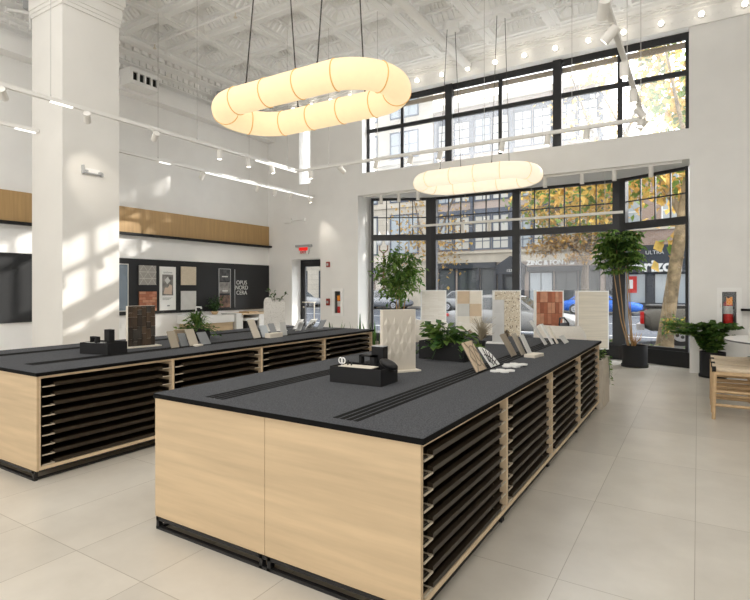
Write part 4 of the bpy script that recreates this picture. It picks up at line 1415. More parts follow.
m = MB(); n = 4; st_ = (z1 - z0) / n
pat = [(0, 3), (3, 0), (2, 1), (1, 0)]
for k in range(n):
    for j in range(2):
        m.box(-a + a * j + .001, -a + a * (j + 1) - .001, -.064, -.05, z0 + st_ * k + .001, z0 + st_ * (k + 1) - .001, mi=pat[k][j])
m.build('patchwork_tile', [CREAM, TAN, LGREY, M('ivory_tile', (.80, .77, .70), .5)], t)
m = MB()
for k in range(4):
    m.tube([(.02, -.065, z0 + st_ * (1.95 - .22 * k)), (a, -.065, z0 + st_ * (1.25 - .22 * k))], .006, 4)
m.build('diagonal_stripe', TAN, t)
t, a, z0, z1 = floor_board('speckled terrazzo display panel, middle of the five panels', -3.73)
m = MB(); m.box(-a, a, -.064, -.05, z0, z1); m.build('terrazzo_face', TERRZ, t)
t, a, z0, z1 = floor_board('terracotta brick tile display panel between the bay and the right island', -2.79)
m = MB(); rows, cols = 5, 7
m.box(-a, a, -.055, -.05, z0, z1, mi=4)
for r_ in range(rows):
    for c_ in range(cols):
        m.box(-a + 2 * a * c_ / cols + .003, -a + 2 * a * (c_ + 1) / cols - .003, -.064, -.055, z0 + (z1 - z0) * r_ / rows + .004, z0 + (z1 - z0) * (r_ + 1) / rows - .004, mi=random.randrange(4))
m.build('terracotta_tile', TERRA + [GROUT], t)
t, a, z0, z1 = floor_board('veined travertine display panel, rightmost of the five panels', -1.90, .66)
m = MB(); m.box(-a, a, -.064, -.05, z0, z1); m.build('travertine_face', TRAV, t)

t = thing('trailing_plant', 'small trailing pale green plant at the right end of the beige planter', 'plant', (-1.12, 7.36, .57))
bunch(t, 26, .13, .05, .17, .06, [LEAFY, M('sage_leaf', (.25, .30, .16), .6), LEAF], 0, (.8, 1), .0, wid=.6)
t2 = MB()
t = thing('trailing_plant', 'trailing strand hanging over the right side of the beige planter', 'plant', (-1.04, 7.55, .6))
m, l = MB(), MB()
for yy, L_ in ((0, .25), (.06, .35)):
    p = [Vector((-.05, yy, 0)), Vector((.02, yy, .03)), Vector((.035, yy + .01, -L_ * .5)), Vector((.035, yy, -L_))]
    m.tube(p, .003, 5)
    for k in range(8):
        l.leaf(p[1].lerp(p[3], k / 7) + Vector((.012, 0, 0)), (random.uniform(.2, 1), random.uniform(-1, 1), random.uniform(-1, .2)), .05, .03, mi=random.randrange(2))
m.build('stem', LEAFD, t); l.build('leaves', [LEAF, LEAFY], t)
for k, (x, y, n) in enumerate(((-4.62, 7.45, 13), (-4.95, 7.5, 7), (-5.5, 7.5, 6))):
    t = thing('snake_plant', ('dense snake plant at the right end of the left planter', 'sparse snake plant with tall tips in the left planter', 'thin snake plant leaves showing above the far end of the left island')[k], 'plant', (x, y, .57))
    m = MB()
    for i in range(n):
        a = random.uniform(0, 2 * PI); r = random.uniform(.02, .13); h = random.uniform(.28, .45) + (.18 if k == 1 and i < 2 else 0)
        if k == 2: h = random.uniform(.33, .40)
        b = Vector((r * math.cos(a), r * math.sin(a), 0)); tip = b * 1.8 + Vector((0, 0, h))
        sd = Vector((math.cos(a + 1), math.sin(a + 1), 0)) * .022
        m.add([b - sd * .7, b + sd * .7, b * 1.3 + sd + Vector((0, 0, h * .5)), tip, b * 1.3 - sd + Vector((0, 0, h * .5))], [(0, 1, 2, 3, 4)], False, random.randrange(2))
    m.build('blade', [LEAFD, LEAF], t)

def pot(t, r, h, mat=BLACKM):
    m = MB(); m.lathe([(0, 0), (r * 1.04, 0), (r * 1.04, .05), (r * .97, .055), (r * .97, h), (r * .90, h), (r * .90, h - .05)], n=28); m.build('pot', mat, t)
    m = MB(); m.cyl((0, 0, h - .06), (0, 0, h - .045), r * .9, n=24); m.build('soil', SOIL, t)
def crown(t, center, rad, n, size, mats, name='foliage', wid=.5, clumps=14, droop=.5):
    m = MB()
    cl = []
    for i in range(clumps):
        while True:
            q = Vector((random.uniform(-1, 1), random.uniform(-1, 1), random.uniform(-1, 1)))
            if .25 < q.length < 1: break
        cl.append(Vector((q.x * rad[0], q.y * rad[1], q.z * rad[2])))
    for i in range(n):
        c = random.choice(cl)
        g = Vector((random.gauss(0, .20) * rad[0], random.gauss(0, .20) * rad[1], random.gauss(0, .16) * rad[2]))
        p = Vector(center) + c + g
        d = Vector((random.uniform(-1, 1), random.uniform(-1, 1), random.uniform(-1, .35)))
        s = size * random.uniform(.7, 1.25)
        m.leaf(p, d, s, s * wid, mi=random.randrange(len(mats)))
    m.build(name, mats, t)
    return cl
# ficus by the left of the bay
t = thing('ficus_tree', 'leafy green weeping tree in a black pot left in the bay window', 'potted tree', (-5.90, 10.6, 0))
pot(t, .25, .48)
m = MB()
for dx, dy in ((0, 0), (.05, .03), (-.04, .04)):
    m.tube([(dx * .5, dy * .5, .4), (dx * 2, dy, 1.0), (dx * 3.5, dy * 2, 1.6)], [.018, .014, .008], 7)
m.build('stem', STEM, t)
crown(t, (0, 0, 1.78), (.52, .42, .62), 1150, .15, [LEAFY, LEAFY, LEAF], wid=.38, clumps=20, droop=.6)
# umbrella tree on the right
t = thing('umbrella_tree', 'tall umbrella tree with bare stems in a black pot at the bay corner', 'potted tree', (-1.06, 11.42, 0))
pot(t, .235, .42)
m = MB()
TIPS = []
for k, (dx, dy, h) in enumerate(((-.24, .0, 2.42), (-.13, .02, 2.34), (-.09, -.03, 2.2), (-.30, .02, 2.15))):
    p = [Vector((dx * .4, dy, .38)), Vector((dx * .9 + .02, dy, .9)), Vector((dx * 1.4, dy, h))]
    m.tube(p, [.013, .011, .007], 7); TIPS.append(p[2])
m.build('stem', STEM, t)
m, pt = MB(), MB()
for i in range(120):
    b = random.choice(TIPS) - Vector((0, 0, random.uniform(0, .36)))
    a = random.uniform(0, 2 * PI)
    L_ = random.uniform(.10, .31)
    e = b + Vector((math.cos(a) * L_, math.sin(a) * L_, random.uniform(-.04, .42)))
    pt.tube([b, e], .003, 4)
    for k in range(9):
        q = 2 * PI * k / 9
        m.leaf(e, (math.cos(q), math.sin(q), -.35 + random.uniform(-.2, .1)), random.uniform(.13, .20), .065, mi=random.randrange(3), nrm=(.01, .02, 1))
pt.build('leaf_stalk', LEAFD, t); m.build('foliage', [LEAFY, LEAFY, LEAF], t)
m = MB()
for i in range(26):
    a = random.uniform(0, 2 * PI)
    m.tube([(0, 0, .38), (.06 * math.cos(a), .06 * math.sin(a), .50), (.13 * math.cos(a), .13 * math.sin(a), random.uniform(.5, .66))], .006, 4)
m.build('dry_shoots', M('amber_stem', (.42, .23, .07), .8), t)
# zz plant by the pier
t = thing('zz_plant', 'glossy dark green plant in a black pot in front of the right pier', 'potted plant', (.215, 10.78, 0))
pot(t, .20, .44)
st_, m = MB(), MB()
for i in range(34):
    a = random.uniform(0, 2 * PI) if i > 7 else PI + random.uniform(-.5, .5)
    r = random.uniform(.1, .46) if i > 7 else random.uniform(.42, .70)
    h = random.uniform(.22, .56)
    p = [Vector((.06 * math.cos(a), .06 * math.sin(a), .38)), Vector((.45 * r * math.cos(a), .45 * r * math.sin(a) * .6, .42 + h * .9)), Vector((r * math.cos(a), r * math.sin(a) * .6 - .05, .42 + h * .95))]
    st_.tube(p, .008, 5)
    for k in range(12):
        f = .15 + .85 * k / 11
        q = p[0].lerp(p[1], f * 2) if f < .5 else p[1].lerp(p[2], f * 2 - 1)
        d = (p[2] - p[1]).normalized()
        for s in (-1, 1):
            dd = d * .5 + Vector((-math.sin(a), math.cos(a), .2)) * s
            m.leaf(q, dd, random.uniform(.10, .14), .07, mi=random.randrange(3), nrm=(random.uniform(-.9, .9), random.uniform(-1.2, .3), .8))
st_.build('stem', LEAF, t); m.build('foliage', [LEAF, LEAFY, LEAF], t)

# ================================================================== SEATING
def lounge(label, loc, rz):
    t = thing('lounge_chair', label, 'armchair', loc, rz, 'white lounge chairs in the bay')
    m = MB(); m.lathe([(0, .06), (.36, .06), (.42, .12), (.44, .26), (.42, .38), (.34, .43), (0, .44)], n=28); m.build('seat', BOUCLE, t)
    m = MB()
    m.tube([(.42 * math.cos(a), .42 * math.sin(a), .57) for a in [math.radians(20 + 14 * k) for k in range(11)]], .13, 14, up=(0, 0, 1), ry=.27)
    for a in (20, 160):
        m.ball((.42 * math.cos(math.radians(a)), .42 * math.sin(math.radians(a)), .55), .125, 12, 8, 2.0)
    m.build('backrest', BOUCLE, t)
    m = MB(); m.cyl((0, 0, 0), (0, 0, .07), .30, .30, 20); m.build('plinth', BLACKM, t)
    return t
lounge('white rounded lounge chair left in the bay beside the leafy tree', (-5.08, 10.75, 0), math.radians(170))
lounge('white rounded lounge chair right in front of the brick tile panel', (-2.20, 10.42, 0), math.radians(165))
lounge('low white rounded lounge chair in front of the terrazzo panel', (-3.85, 10.3, 0), math.radians(200))
# black wheeled plant stand / side chair silhouette behind the panels
t = thing('black_chair', 'slim black metal chair seen between the brick and travertine panels', 'chair', (-2.13, 11.22, 0), math.radians(78))
m = MB(); m.rbox(-.22, .22, -.22, .22, .43, .46, .03); m.build('seat', BLACK, t)
for x in (-.2, .2):
    for y in (-.2, .2):
        m = MB(); m.cyl((x, y, 0), (x * .9, y * .9, .43), .014, .018, 8); m.build('leg', BLACK, t)
m = MB(); m.tube([(-.2, .2, .45), (-.22, .24, .80), (-.1, .28, .92), (.1, .28, .92), (.22, .24, .80), (.2, .2, .45)], .018, 8); m.box(-.2, .2, .24, .255, .6, .82); m.build('backrest', BLACK, t)

# stools and round table on the right
def stool(label, loc):
    t = thing('counter_stool', label, 'stool', loc, 0, 'oak counter stools at the round table')
    X, Y, Hs = .215, .19, .60
    for x in (-X, X):
        for y in (-Y, Y):
            m = MB(); m.cyl((x * 1.02, y * 1.02, 0), (x * .97, y * .97, Hs), .020, .026, 12); m.build('leg', OAK, t)
    for (x0, y0, x1, y1, z) in ((-X, -Y, X, -Y, .17), (-X, Y, X, Y, .22), (-X, -Y, -X, Y, .25), (X, -Y, X, Y, .25), (-X, -Y, X, -Y, .33), (-X, Y, X, Y, .33)):
        m = MB(); m.cyl((x0, y0, z), (x1, y1, z), .017, n=10); m.build('stretcher', OAK, t)
    m = MB()
    N = 10
    vs = []
    for i in range(N + 1):
        u = i / N * 2 - 1
        for j in range(5):
            v = j / 4 * 2 - 1
            vs.append((u * (X + .012), v * (Y + .012), Hs + .016 - .014 * (1 - u * u)))
    b = len(vs)
    vs += [(q[0], q[1], q[2] - .045) for q in vs]
    fs = []
    for i in range(N):
        for j in range(4):
            k = i * 5 + j
            fs += [(k, k + 5, k + 6, k + 1), (b + k + 1, b + k + 6, b + k + 5, b + k)]
    for i in range(N):
        fs += [(i * 5, b + i * 5, b + i * 5 + 5, i * 5 + 5), (i * 5 + 4, i * 5 + 9, b + i * 5 + 9, b + i * 5 + 4)]
    for j in range(4):
        fs += [(j, j + 1, b + j + 1, b + j), (N * 5 + j, b + N * 5 + j, b + N * 5 + j + 1, N * 5 + j + 1)]
    m.add(vs, fs, True)
    m.build('woven_seat', M('woven_cord', (.70, .58, .43), .9, var=.12, scale=60, stretch=(.2, 3, 1)), t)
    for y in (-Y, Y):
        m = MB(); m.box(-X + .02, X - .02, y - .014, y + .014, Hs - .075, Hs - .036); m.build('seat_rail', OAK, t)
    for x in (-X, X):
        for y in (-Y, Y):
            m = MB(); m.cyl((x - .028 * (1 if x < 0 else -1) * -1 * 0 - .02, y, Hs - .012), (x + .02, y, Hs - .012), .034, n=10); m.build('corner_cap', BLACKM, t)
    return t
for k, y in enumerate((7.53, 8.0, 8.46)):
    stool('oak stool with woven seat at the round table, %s' % ('nearest the camera', 'middle of the row of three', 'farthest and next to the black pot')[k], (.375, y, 0))
t = thing('round_table', 'white round counter height table cut off by the right picture edge', 'table', (1.03, 7.95, 0))
m = MB(); m.lathe([(0, .885), (.70, .885), (.745, .897), (.75, .908), (.745, .918), (0, .92)], n=48, smooth=False); e_ = MB(); e_.lathe([(.70, .884), (.753, .893), (.753, .910)], n=48, smooth=False); e_.build('edge_band', M('dark_table_edge', (.12, .12, .13), .5), t)
m.build('table_top', M('white_laminate', (.80, .79, .77), .35), t)
m = MB(); m.cyl((0, 0, .03), (0, 0, .885), .05, n=18); m.build('pedestal', WHITE, t)
m = MB(); m.lathe([(0, 0), (.36, 0), (.36, .02), (.06, .04), (0, .04)], n=32); m.build('foot', WHITE, t)
t = thing('dispenser_bottle', 'white pump bottle on the round table', 'bottle', (.59, 7.95, .92))
m = MB(); m.lathe([(0, 0), (.05, 0), (.055, .02), (.055, .11), (.035, .14), (.014, .15), (.014, .17), (0, .17)], n=18); m.build('bottle', WHITE, t)
m = MB(); m.cyl((0, 0, .17), (0, 0, .20), .007); m.box(-.045, .012, -.01, .01, .195, .21); m.build('pump', WHITE, t)

# ================================================================== OUTSIDE: BUILDINGS ACROSS THE STREET
FY = 42.0
GZ = -.13
def opening(t, x0, x1, z0, z1, fmat, gmat, cols=1, rows=1, fw=.09, y=0., mw=.05, name='window', out=.06):
    f = MB()
    f.box(x0, x1, y - out, y + .05, z0, z0 + fw); f.box(x0, x1, y - out, y + .05, z1 - fw, z1)
    f.box(x0, x0 + fw, y - out, y + .05, z0 + fw, z1 - fw); f.box(x1 - fw, x1, y - out, y + .05, z0 + fw, z1 - fw)
    for k in range(1, cols):
        x = x0 + (x1 - x0) * k / cols; f.box(x - mw / 2, x + mw / 2, y - out * .7, y + .04, z0 + fw, z1 - fw)
    for k in range(1, rows):
        z = z0 + (z1 - z0) * k / rows; f.box(x0 + fw, x1 - fw, y - out * .6, y + .04, z - mw / 2, z + mw / 2)
    o = f.build(name, fmat, t)
    g = MB(); g.box(x0 + fw, x1 - fw, y - .015, y + .0, z0 + fw, z1 - fw); g.build('pane', gmat, o)
    return o
# pale limestone block
b = thing('limestone_building', 'pale limestone building across the street at the far left', 'building', (-40.15, FY, GZ))
m = MB(); m.box(-30, 20.2, 0, 9, 0, 20.8); m.box(-30, 20.3, -.15, 0, 3.95, 4.2); m.box(-30, 20.3, -.25, 0, 20.2, 20.8); m.box(-30, 20.3, -.12, 0, 9.0, 9.3); m.box(-30, 20.3, -.12, 0, 13.0, 13.3)
m.build('wall', LIMEB, b)
for fz in (4.7, 9.5, 13.5, 17.2):
    for x0 in (-6, -1.5, 3, 7.5, 11.8, 15.8):
        w_ = 2.7 if x0 < 15 else 3.0
        h_ = 3.7 if fz < 6 else (3.2 if fz < 13 else 2.5)
        opening(b, x0, x0 + w_, fz, fz + h_, SLATEB, FARGL if (int(x0) + int(fz)) % 3 else FARGW, 3, 2, .14)
for x0, x1 in ((-6, -2.5), (-1.5, 2), (3, 6), (7.5, 10.5)):
    opening(b, x0, x1, .5, 3.4, SLATED, SHOPGL, 2, 1, .12, name='shop_window')
opening(b, 11.5, 14.2, 0, 3.6, M('brown_shopfront', (.10, .06, .04), .6), SHOPGL, 2, 1, .18, name='shop_door')
m = MB(); m.box(11.2, 14.6, -1.1, 0, 3.0, 3.45); m.build('awning', M('navy_awning', (.02, .025, .12), .8), b)
m = MB(); m.box(15.5, 19.9, -.06, 0, .0, 3.7); m.build('stone_pier', LIME, b)
opening(b, 16.2, 17.0, 1.0, 3.2, SLATED, SHOPGL, 1, 2, .08)
# slate framed building
b = thing('slate_front_building', 'building across the street with slate blue window frames and shopfronts', 'building', (-12.8, FY, GZ))
m = MB(); m.box(-7.0, 6.9, 0, 9, 0, 17.5)
m.build('wall', BRICKP, b)
m = MB(); m.box(-7.0, 6.9, -.12, 0, 3.78, 4.75); m.box(-7.0, 6.9, -.3, -.12, 4.55, 4.75); m.box(-7.0, 6.9, -.35, 0, 17.0, 17.5); m.build('stone_band', LIME, b)
for fz in (4.85, 8.95, 13.0):
    m = MB(); m.box(-7, 6.9, -.10, 0, fz + 2.95, fz + 3.45); m.build('spandrel', SLATEB, b)
    for k in range(4):
        x0 = -6.7 + 3.38 * k
        opening(b, x0, x0 + 1.50, fz, fz + 2.95, SLATEB, FARGW if (k + int(fz)) % 2 else FARGL, 2, 4, .13, mw=.07)
        opening(b, x0 + 1.55, x0 + 3.05, fz, fz + 2.95, SLATEB, FARGW, 2, 4, .13, mw=.07)
for k in range(5):
    m = MB(); x0 = -6.95 + 3.38 * k; m.box(x0 - .02, x0 + .24, -.2, 0, 4.75, 16.5); m.build('pilaster', SLATEB, b)
# ground floor shopfronts
for x0, x1, c in ((-6.6, -5.0, 1), (-4.8, -3.0, 2), (-2.75, -1.45, 1)):
    opening(b, x0, x1, .1, 3.3, SLATED, SHOPGL, c, 1, .14, name='shop_window')
m = MB(); m.box(-6.9, -1.35, -.35, -.0, 3.3, 3.78); m.box(-3.0, -2.8, -.3, 0, 0, 3.3); m.box(-1.45, -1.3, -.3, 0, 0, 3.3); m.build('shop_fascia', SLATED, b)
opening(b, -.75, .55, 0, 2.75, SLATED, SHOPGL, 1, 1, .2, name='entrance_door')
m = MB(); m.box(-1.15, -.75, -.35, 0, 0, 2.75); m.box(.55, .95, -.35, 0, 0, 2.75); m.box(-1.25, 1.05, -.42, 0, 2.75, 3.35); m.prism([(-1.45, 3.35), (1.25, 3.35), (-.1, 4.25)], -.45, 0, 'y'); m.build('pediment', SLATED, b)
text('street_number', '1330', .32, WHITE, b, (-.1, -.43, 3.05), (PI / 2, 0, 0), .01)
m = MB(); m.box(1.2, 6.7, -.3, 0, 2.95, 3.35); m.build('shop_fascia', SLATED, b)
text('shop_sign', 'ZINC & FONTES', .50, WHITE, b, (3.0, -.33, 3.62), (PI / 2, 0, 0), .03, bold=.02)
for x0, x1, c, g_ in ((1.3, 3.2, 2, FARGL), (3.3, 5.0, 2, SHOPGL), (5.05, 6.6, 2, SHOPGL)):
    opening(b, x0, x1, .1, 2.95, SLATED, g_, c, 1, .1, name='shop_window')
# brick building with the phone shop
b = thing('brick_building', 'brown brick building with the phone shop across the street', 'building', (-1.0, FY, GZ))
m = MB(); m.box(-4.85, 6.0, 0, 9, 0, 11.8); m.build('wall', BRICKB, b)
m = MB(); m.box(-4.85, 6.0, -.15, 0, 5.8, 6.1); m.box(-4.85, 6.0, -.3, 0, 11.4, 11.9); m.build('stone_band', LIME, b)
for fz in (6.2, 9.0):
    for x0 in (-3.6, -1.2, 1.2, 3.6):
        opening(b, x0, x0 + 1.1, fz, fz + 1.9, WHITE, FARGL, 1, 2, .1, mw=.08)
m = MB(); m.box(-4.8, 6.0, -.12, 0, 0, .6); m.box(-4.8, 6.0, -.35, 0, 2.75, 4.7); m.box(-4.8, -4.4, -.2, 0, .6, 2.75); m.box(-2.1, -1.7, -.2, 0, .6, 2.75); m.build('shop_fascia', SLATED, b)
for x0, x1 in ((-4.4, -2.1), (-1.7, -.4), (-.3, 1.0), (1.1, 3.2)):
    opening(b, x0, x1, .15, 2.75, SLATED, FARGL, 1, 1, .12, name='shop_window')
text('shop_sign', 'verizon', 1.15, WHITE, b, (-1.62, -.40, 3.18), (PI / 2, 0, 0), .03, bold=.035)
text('small_sign', 'ULTRA', .38, LGREY, b, (-1.6, -.38, 4.15), (PI / 2, 0, 0), .02)
for x0, x1 in ((-3.75, -2.75), (.35, 1.1)):
    m = MB(); m.box(x0, x1, -.075, -.065, 1.3, 2.5); o = m.build('red_poster', M('poster_red', (.65, .04, .03), .5), b)
    m = MB(); m.box(x0 + .28, x1 - .25, -.085, -.075, 1.6, 2.25); m.build('white_print', WHITE, o)

# ------------------------------------------------------------------ cars
def car(label, loc, rz, L, Wd, Hh, body, name='car', kind='coupe'):
    t = thing(name, label, 'car' if kind != 'truck' else 'truck', loc, rz)
    w2 = Wd / 2
    # profile stations: x, lower z, belt z, half width factor
    if kind == 'truck':
        S = [(0, .55, .95, .92), (.05, .42, 1.08, .98), (.3, .42, 1.12, 1), (.7, .42, 1.15, 1), (.78, .42, 1.12, .99), (.97, .42, 1.05, .96), (1, .5, .9, .9)]
        cab = [(.40, 1.10), (.43, Hh - .03), (.50, Hh), (.62, Hh), (.66, Hh - .04), (.77, 1.10)]
    else:
        S = [(0, .42, .72, .80), (.03, .26, .84, .92), (.15, .22, .93, .99), (.35, .22, .92, 1), (.65, .22, .90, 1), (.8, .22, .84, .98), (.95, .25, .74, .92), (1, .36, .62, .80)]
        cab = [(.10, .90), (.24, Hh - .03), (.34, Hh), (.50, Hh - .01), (.56, Hh - .05), (.73, .87)]
    m = MB()
    rings = []
    for fx, zl, zb, k in S:
        x = (fx - .5) * L; ww = w2 * k
        rings.append([(x, -ww * .9, zl), (x, -ww, zl + (zb - zl) * .35), (x, -ww * .98, zl + (zb - zl) * .75), (x, -ww * .88, zb), (x, 0, zb + .035), (x, ww * .88, zb), (x, ww * .98, zl + (zb - zl) * .75), (x, ww, zl + (zb - zl) * .35), (x, ww * .9, zl)])
    n = 9
    vs = [q for r in rings for q in r]
    fs = []
    for i in range(len(rings) - 1):
        for j in range(n):
            j2 = (j + 1) % n
            fs.append((i * n + j, i * n + j2, (i + 1) * n + j2, (i + 1) * n + j))
    fs += [tuple(reversed(range(n))), tuple(range((len(rings) - 1) * n, len(rings) * n))]
    m.add(vs, fs, True)
    top = [((fx - .5) * L, z) for fx, z in cab]
    zb = cab[0][1]
    def hw(z): return w2 * (.88 - .22 * (z - zb) / (Hh - zb))
    cv = [(x, s * hw(z), z) for s in (-1, 1) for x, z in top]
    k = len(top)
    m.add(cv, [tuple(range(k)), tuple(reversed(range(k, 2 * k)))] + [(i, k + i, k + i + 1, i + 1) for i in range(k - 1)])
    m.build('body', body, t)
    g = MB()
    def lerp(a, b, f): return (a[0] + (b[0] - a[0]) * f, a[1] + (b[1] - a[1]) * f)
    for s in (-1, 1):
        a, b_, c, d, e, f_ = top
        lo = zb + .05; hi = Hh - .10
        def pt(x, z): return (x, s * (hw(z) + .012), z)
        xa = a[0] + (b_[0] - a[0]) * (lo - a[1]) / (b_[1] - a[1]) + .10; xb = b_[0] + .04
        xe = e[0] - .04; xf = e[0] + (f_[0] - e[0]) * (lo - e[1]) / (f_[1] - e[1]) - .12
        xm = (xb + xe) / 2
        for q in ([pt(xa, lo), pt(xm - .04, lo), pt(xm - .04, hi), pt(xb, hi)], [pt(xm + .04, lo), pt(xf, lo), pt(xe, hi), pt(xm + .04, hi)]):
            g.add(q, [(0, 1, 2, 3)])
    for (a, b_) in ((top[0], top[1]), (top[5], top[4])):
        p, q = lerp(a, b_, .08), lerp(a, b_, .94)
        sg = -1 if a is top[0] else 1
        v = [(p[0] + sg * .012, -hw(p[1]) * .93, p[1] + .012), (p[0] + sg * .012, hw(p[1]) * .93, p[1] + .012), (q[0] + sg * .012, hw(q[1]) * .93, q[1] + .012), (q[0] + sg * .012, -hw(q[1]) * .93, q[1] + .012)]
        g.add(v, [(0, 1, 2, 3)])
    g.build('window', CARGL, t)
    r = .34 if kind != 'truck' else .40
    for fx in (.19, .80):
        for s in (-1, 1):
            x = (fx - .5) * L
            wm = MB(); wm.cyl((x, s * (w2 - .2), r), (x, s * (w2 + .015), r), r, n=24); wo = wm.build('wheel', TYRE, t)
            wm = MB(); wm.cyl((x, s * (w2 + .005), r), (x, s * (w2 + .022), r), r * .62, n=18); wm.build('rim', RIM, wo)
            wm = MB()
            for q in range(5):
                aa = 2 * PI * q / 5
                wm.cyl((x + r * .3 * math.cos(aa), s * (w2 + .02), r + r * .3 * math.sin(aa)), (x + r * .3 * math.cos(aa), s * (w2 + .024), r + r * .3 * math.sin(aa)), r * .13, n=8)
            wm.build('rim_opening', TYRE, wo)
    lm = MB()
    for s in (-1, 1):
        if kind == 'truck':
            lm.box(-L / 2 - .01, -L / 2 + .09, s * w2 * .93 - .05, s * w2 * .93 + .05, .64, 1.0)
        else:
            lm.box(-L / 2 + .0, -L / 2 + .16, s * w2 * .80 - .16, s * w2 * .80 + .16, .66, .76)
    lm.build('tail_lamp', TAIL, t)
    if kind == 'truck':
        q = MB(); q.box(-L / 2 + .1, -L * .10, -w2 * .80, w2 * .80, 1.10, 1.19); q.build('bed_cover', BLACKM, t)
        q = MB(); q.box(-L / 2 - .12, -L / 2 + .1, -w2 * .95, w2 * .95, .45, .62); q.build('bumper', RIM, t)
    return t
car('white car parked at the near kerb behind the tile display panels', (-5.75, 18.9, -.18), 0, 4.7, 1.85, 1.47, CARW)
car('blue coupe parked across the street behind the travertine panel', (-5.3, 36.3, -.18), 0, 4.7, 1.9, 1.42, CARB)
car('tan silver pickup truck with red tail lamps right outside the bay', (1.32, 18.6, -.18), 0, 5.6, 1.9, 1.85, CARS, 'pickup_truck', 'truck')
car('white car seen through the glass door', (-30.2, 36.0, -.18), 0, 4.7, 1.85, 1.5, CARW)
car('white car parked across the street behind the patchwork panel', (-14.2, 36.2, -.18), 0, 4.6, 1.85, 1.5, CARW)
car('grey car parked across the street beyond the leafy tree', (-21.6, 36.3, -.18), 0, 4.6, 1.85, 1.5, CARK)

# ------------------------------------------------------------------ street lamp, bicycles
t = thing('street_lamp', 'bronze street lamp with two white globes across the street', 'street lamp', (-22.9, 38.4, GZ))
m = MB(); m.lathe([(0, 0), (.25, 0), (.2, .5), (.1, .7), (.08, 4.6), (.12, 4.7), (0, 4.7)], n=14); m.tube([(-.4, 0, 5.3), (-.4, 0, 4.9), (0, 0, 4.6), (.4, 0, 4.9), (.4, 0, 5.3)], .06, 8); m.build('pole', BRONZE, t)
for s in (-1, 1):
    m = MB(); m.lathe([(.0, 5.3), (.16, 5.3), (.28, 5.75), (.22, 6.15), (.06, 6.35), (0, 6.6)], c=(.4 * s, 0, 0), n=14); m.build('globe', GLOBE, t)
t = thing('bicycle', 'parked bicycle on the far pavement at the left of the bay', 'bicycle', (-26.1, 38.3, GZ))
for x in (-.52, .52):
    m = MB(); m.tube([(x + .34 * math.cos(2 * PI * k / 20), 0, .36 + .34 * math.sin(2 * PI * k / 20)) for k in range(20)], .025, 6, True); m.build('wheel', TYRE, t)
m = MB()
for a, b in (((-.52, .36), (-.15, .85)), ((-.15, .9), (-.05, .32)), ((-.05, .32), (.40, .85)), ((.40, .95), (.52, .36)), ((-.15, .8), (.40, .8)), ((-.52, .36), (-.05, .32))):
    m.cyl((a[0], 0, a[1]), (b[0], 0, b[1]), .02, n=6)
m.box(-.28, -.05, -.06, .06, .9, .95); m.cyl((.4, -.25, .98), (.4, .25, .98), .015, n=6)
m.build('frame', REDD, t)

# ------------------------------------------------------------------ trees outside
def branchy(t, pts, radii, mat):
    m = MB()
    for p, r in zip(pts, radii):
        m.tube(p, r, 10)
    m.build('trunk', mat, t)
t = thing('plane_tree', 'mottled plane tree with golden leaves right outside the bay', 'tree', (-.84, 16.5, GZ))
branchy(t, [[(0.05, 0, 0), (.09, 0, .5), (.30, 0, 2.2), (.55, 0, 4.0), (.80, .1, 6.2), (.9, .1, 8.5)],
            [(.50, 0, 3.6), (.0, .3, 4.6), (-.9, .6, 6.0), (-1.6, .9, 7.5)],
            [(.44, 0, 3.5), (1.0, -.1, 4.3), (1.9, -.3, 5.2), (2.8, -.5, 6.4)],
            [(.7, 0, 5.0), (.4, -.6, 6.4), (.1, -1.0, 8.0)],
            [(-.5, .45, 5.4), (-1.6, .3, 5.8), (-2.6, .4, 6.2)]],
        [[.24, .19, .165, .15, .10, .05], [.10, .08, .06, .02], [.10, .08, .06, .03], [.08, .05, .02], [.05, .035, .015]], BARK)
crown(t, (-1.3, .4, 4.6), (2.7, 1.8, 1.05), 1700, .24, [LEAFG, LEAFO, LEAFY], wid=.7, clumps=26)
crown(t, (.35, .2, 7.6), (.95, 1.3, 1.9), 800, .26, [LEAFG, LEAFG, LEAFY], name='upper_foliage', wid=.7, clumps=16)
t = thing('street_tree', 'golden leaved street tree across the street beside the shop sign', 'tree', (-6.7, 38.9, GZ))
branchy(t, [[(0, 0, 0), (-.05, 0, 2.5), (.1, 0, 4.2), (.5, 0, 6.5)], [(.05, 0, 3.8), (.9, 0, 5.2), (1.6, 0, 6.4)], [(0, 0, 3.7), (-1.0, 0, 4.6), (-2.2, 0, 5.6)]],
        [[.30, .24, .18, .06], [.14, .1, .04], [.12, .08, .04]], BARKD)
crown(t, (-.6, 0, 7.4), (4.0, 1.3, 2.4), 1700, .36, [LEAFG, LEAFO, LEAFY], wid=.7, clumps=34)
crown(t, (-1.2, -.5, 4.6), (2.6, 1.2, .9), 700, .32, [LEAFO, LEAFB], name='lower_foliage', wid=.7, clumps=14)
t = thing('street_tree', 'sparse brown leaved tree across the street at the left mullion', 'tree', (-18.2, 38.4, GZ))
branchy(t, [[(0, 0, 0), (.05, 0, 3.0), (-.1, 0, 6.0), (.2, 0, 10)], [(0, 0, 4), (-1.2, 0, 6.5), (-1.8, 0, 9)], [(0, 0, 5), (1.2, 0, 7.5), (2.4, 0, 10.5)], [(0, 0, 6.5), (-.6, 0, 8.5), (-.5, 0, 11)]],
        [[.24, .2, .15, .05], [.12, .08, .03], [.12, .08, .03], [.1, .06, .03]], BARKD)
crown(t, (0, 0, 7.0), (3.4, 1.6, 4.2), 800, .30, [LEAFB, LEAFG, LEAFO], wid=.7, clumps=34)
t = thing('street_tree', 'tall pale leaved street tree seen through the upper right windows', 'tree', (-3.4, 26.0, GZ))
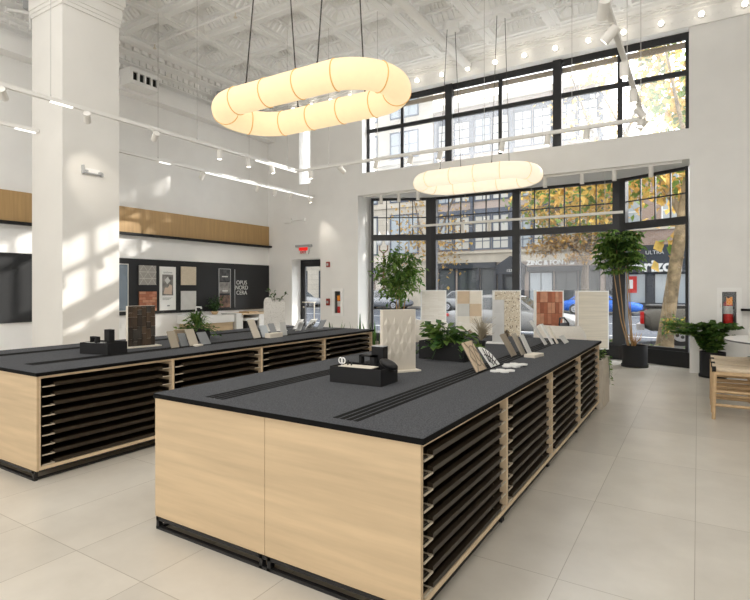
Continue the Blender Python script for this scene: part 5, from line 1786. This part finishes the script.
branchy(t, [[(0, 0, 0), (0, 0, 4), (.1, 0, 8), (.4, 0, 12)], [(0, 0, 7), (1.0, 0, 9.5), (1.6, 0, 12)], [(0, 0, 7), (-1.0, 0, 9.5), (-1.8, 0, 12)]], [[.001, .001, .001, .001], [.1, .06, .02], [.1, .06, .02]], BARKD)
crown(t, (0, 0, 10.4), (2.6, 2.0, 2.8), 700, .28, [LEAFP, LEAFP, LEAFG], wid=.7, clumps=28)
t = thing('added_shade_tree', 'unseen dense golden tree added on the pavement to shade the bay', 'tree', (4.6, 18.0, GZ))  # out-of-view tree added to keep the low sun out of the bay
branchy(t, [[(0, 0, 0), (0, 0, 2), (.1, 0, 4), (.4, 0, 6)], [(0, 0, 2), (1.0, 0, 3.5), (1.6, 0, 5)], [(0, 0, 2), (-1.2, 0, 3.5), (-2.6, 0, 4.6)]], [[.3, .25, .2, .1], [.12, .08, .03], [.12, .08, .03]], BARK)
crown(t, (-.6, 0, 4.0), (4.2, 1.8, 1.7), 4600, .34, [LEAFG, LEAFO, LEAFY], wid=.8, clumps=60)
# planting bed outside the bay
o = MB(); o.prism([(-6.2, 12.7), (-1.3, 12.7), (.6, 12.0), (.6, 13.2), (-1.2, 13.9), (-6.2, 13.9)], GZ, .12); o = o.build('planting_bed', SOIL); tag(o, 'strip of dark planted soil outside the bay window', 'planting bed')
for k, (x, y, s, lab) in enumerate(((-.9, 12.75, .30, 'low shrub with dry brown leaves outside the right bay pane'), (-.35, 12.7, .28, 'low green and brown shrub beside the pier outside'), (-1.65, 13.1, .34, 'leafy shrub outside behind the bay corner post'), (-2.5, 13.2, .28, 'small shrub outside under the travertine panel'), (-.45, 15.9, .36, 'bushy yellow green shrub at the foot of the plane tree'))):
    t = thing('shrub', lab, 'shrub', (x, y, .10 if k < 4 else GZ))
    crown(t, (0, 0, s * (.4 if k < 4 else 1.9)), (s, s * .7, s * (.35 if k < 4 else .9)), 200 if k < 4 else 420, .10, [LEAFB, LEAFY, LEAF] if k != 4 else [LEAFY, LEAFG, LEAF], wid=.6, clumps=12)
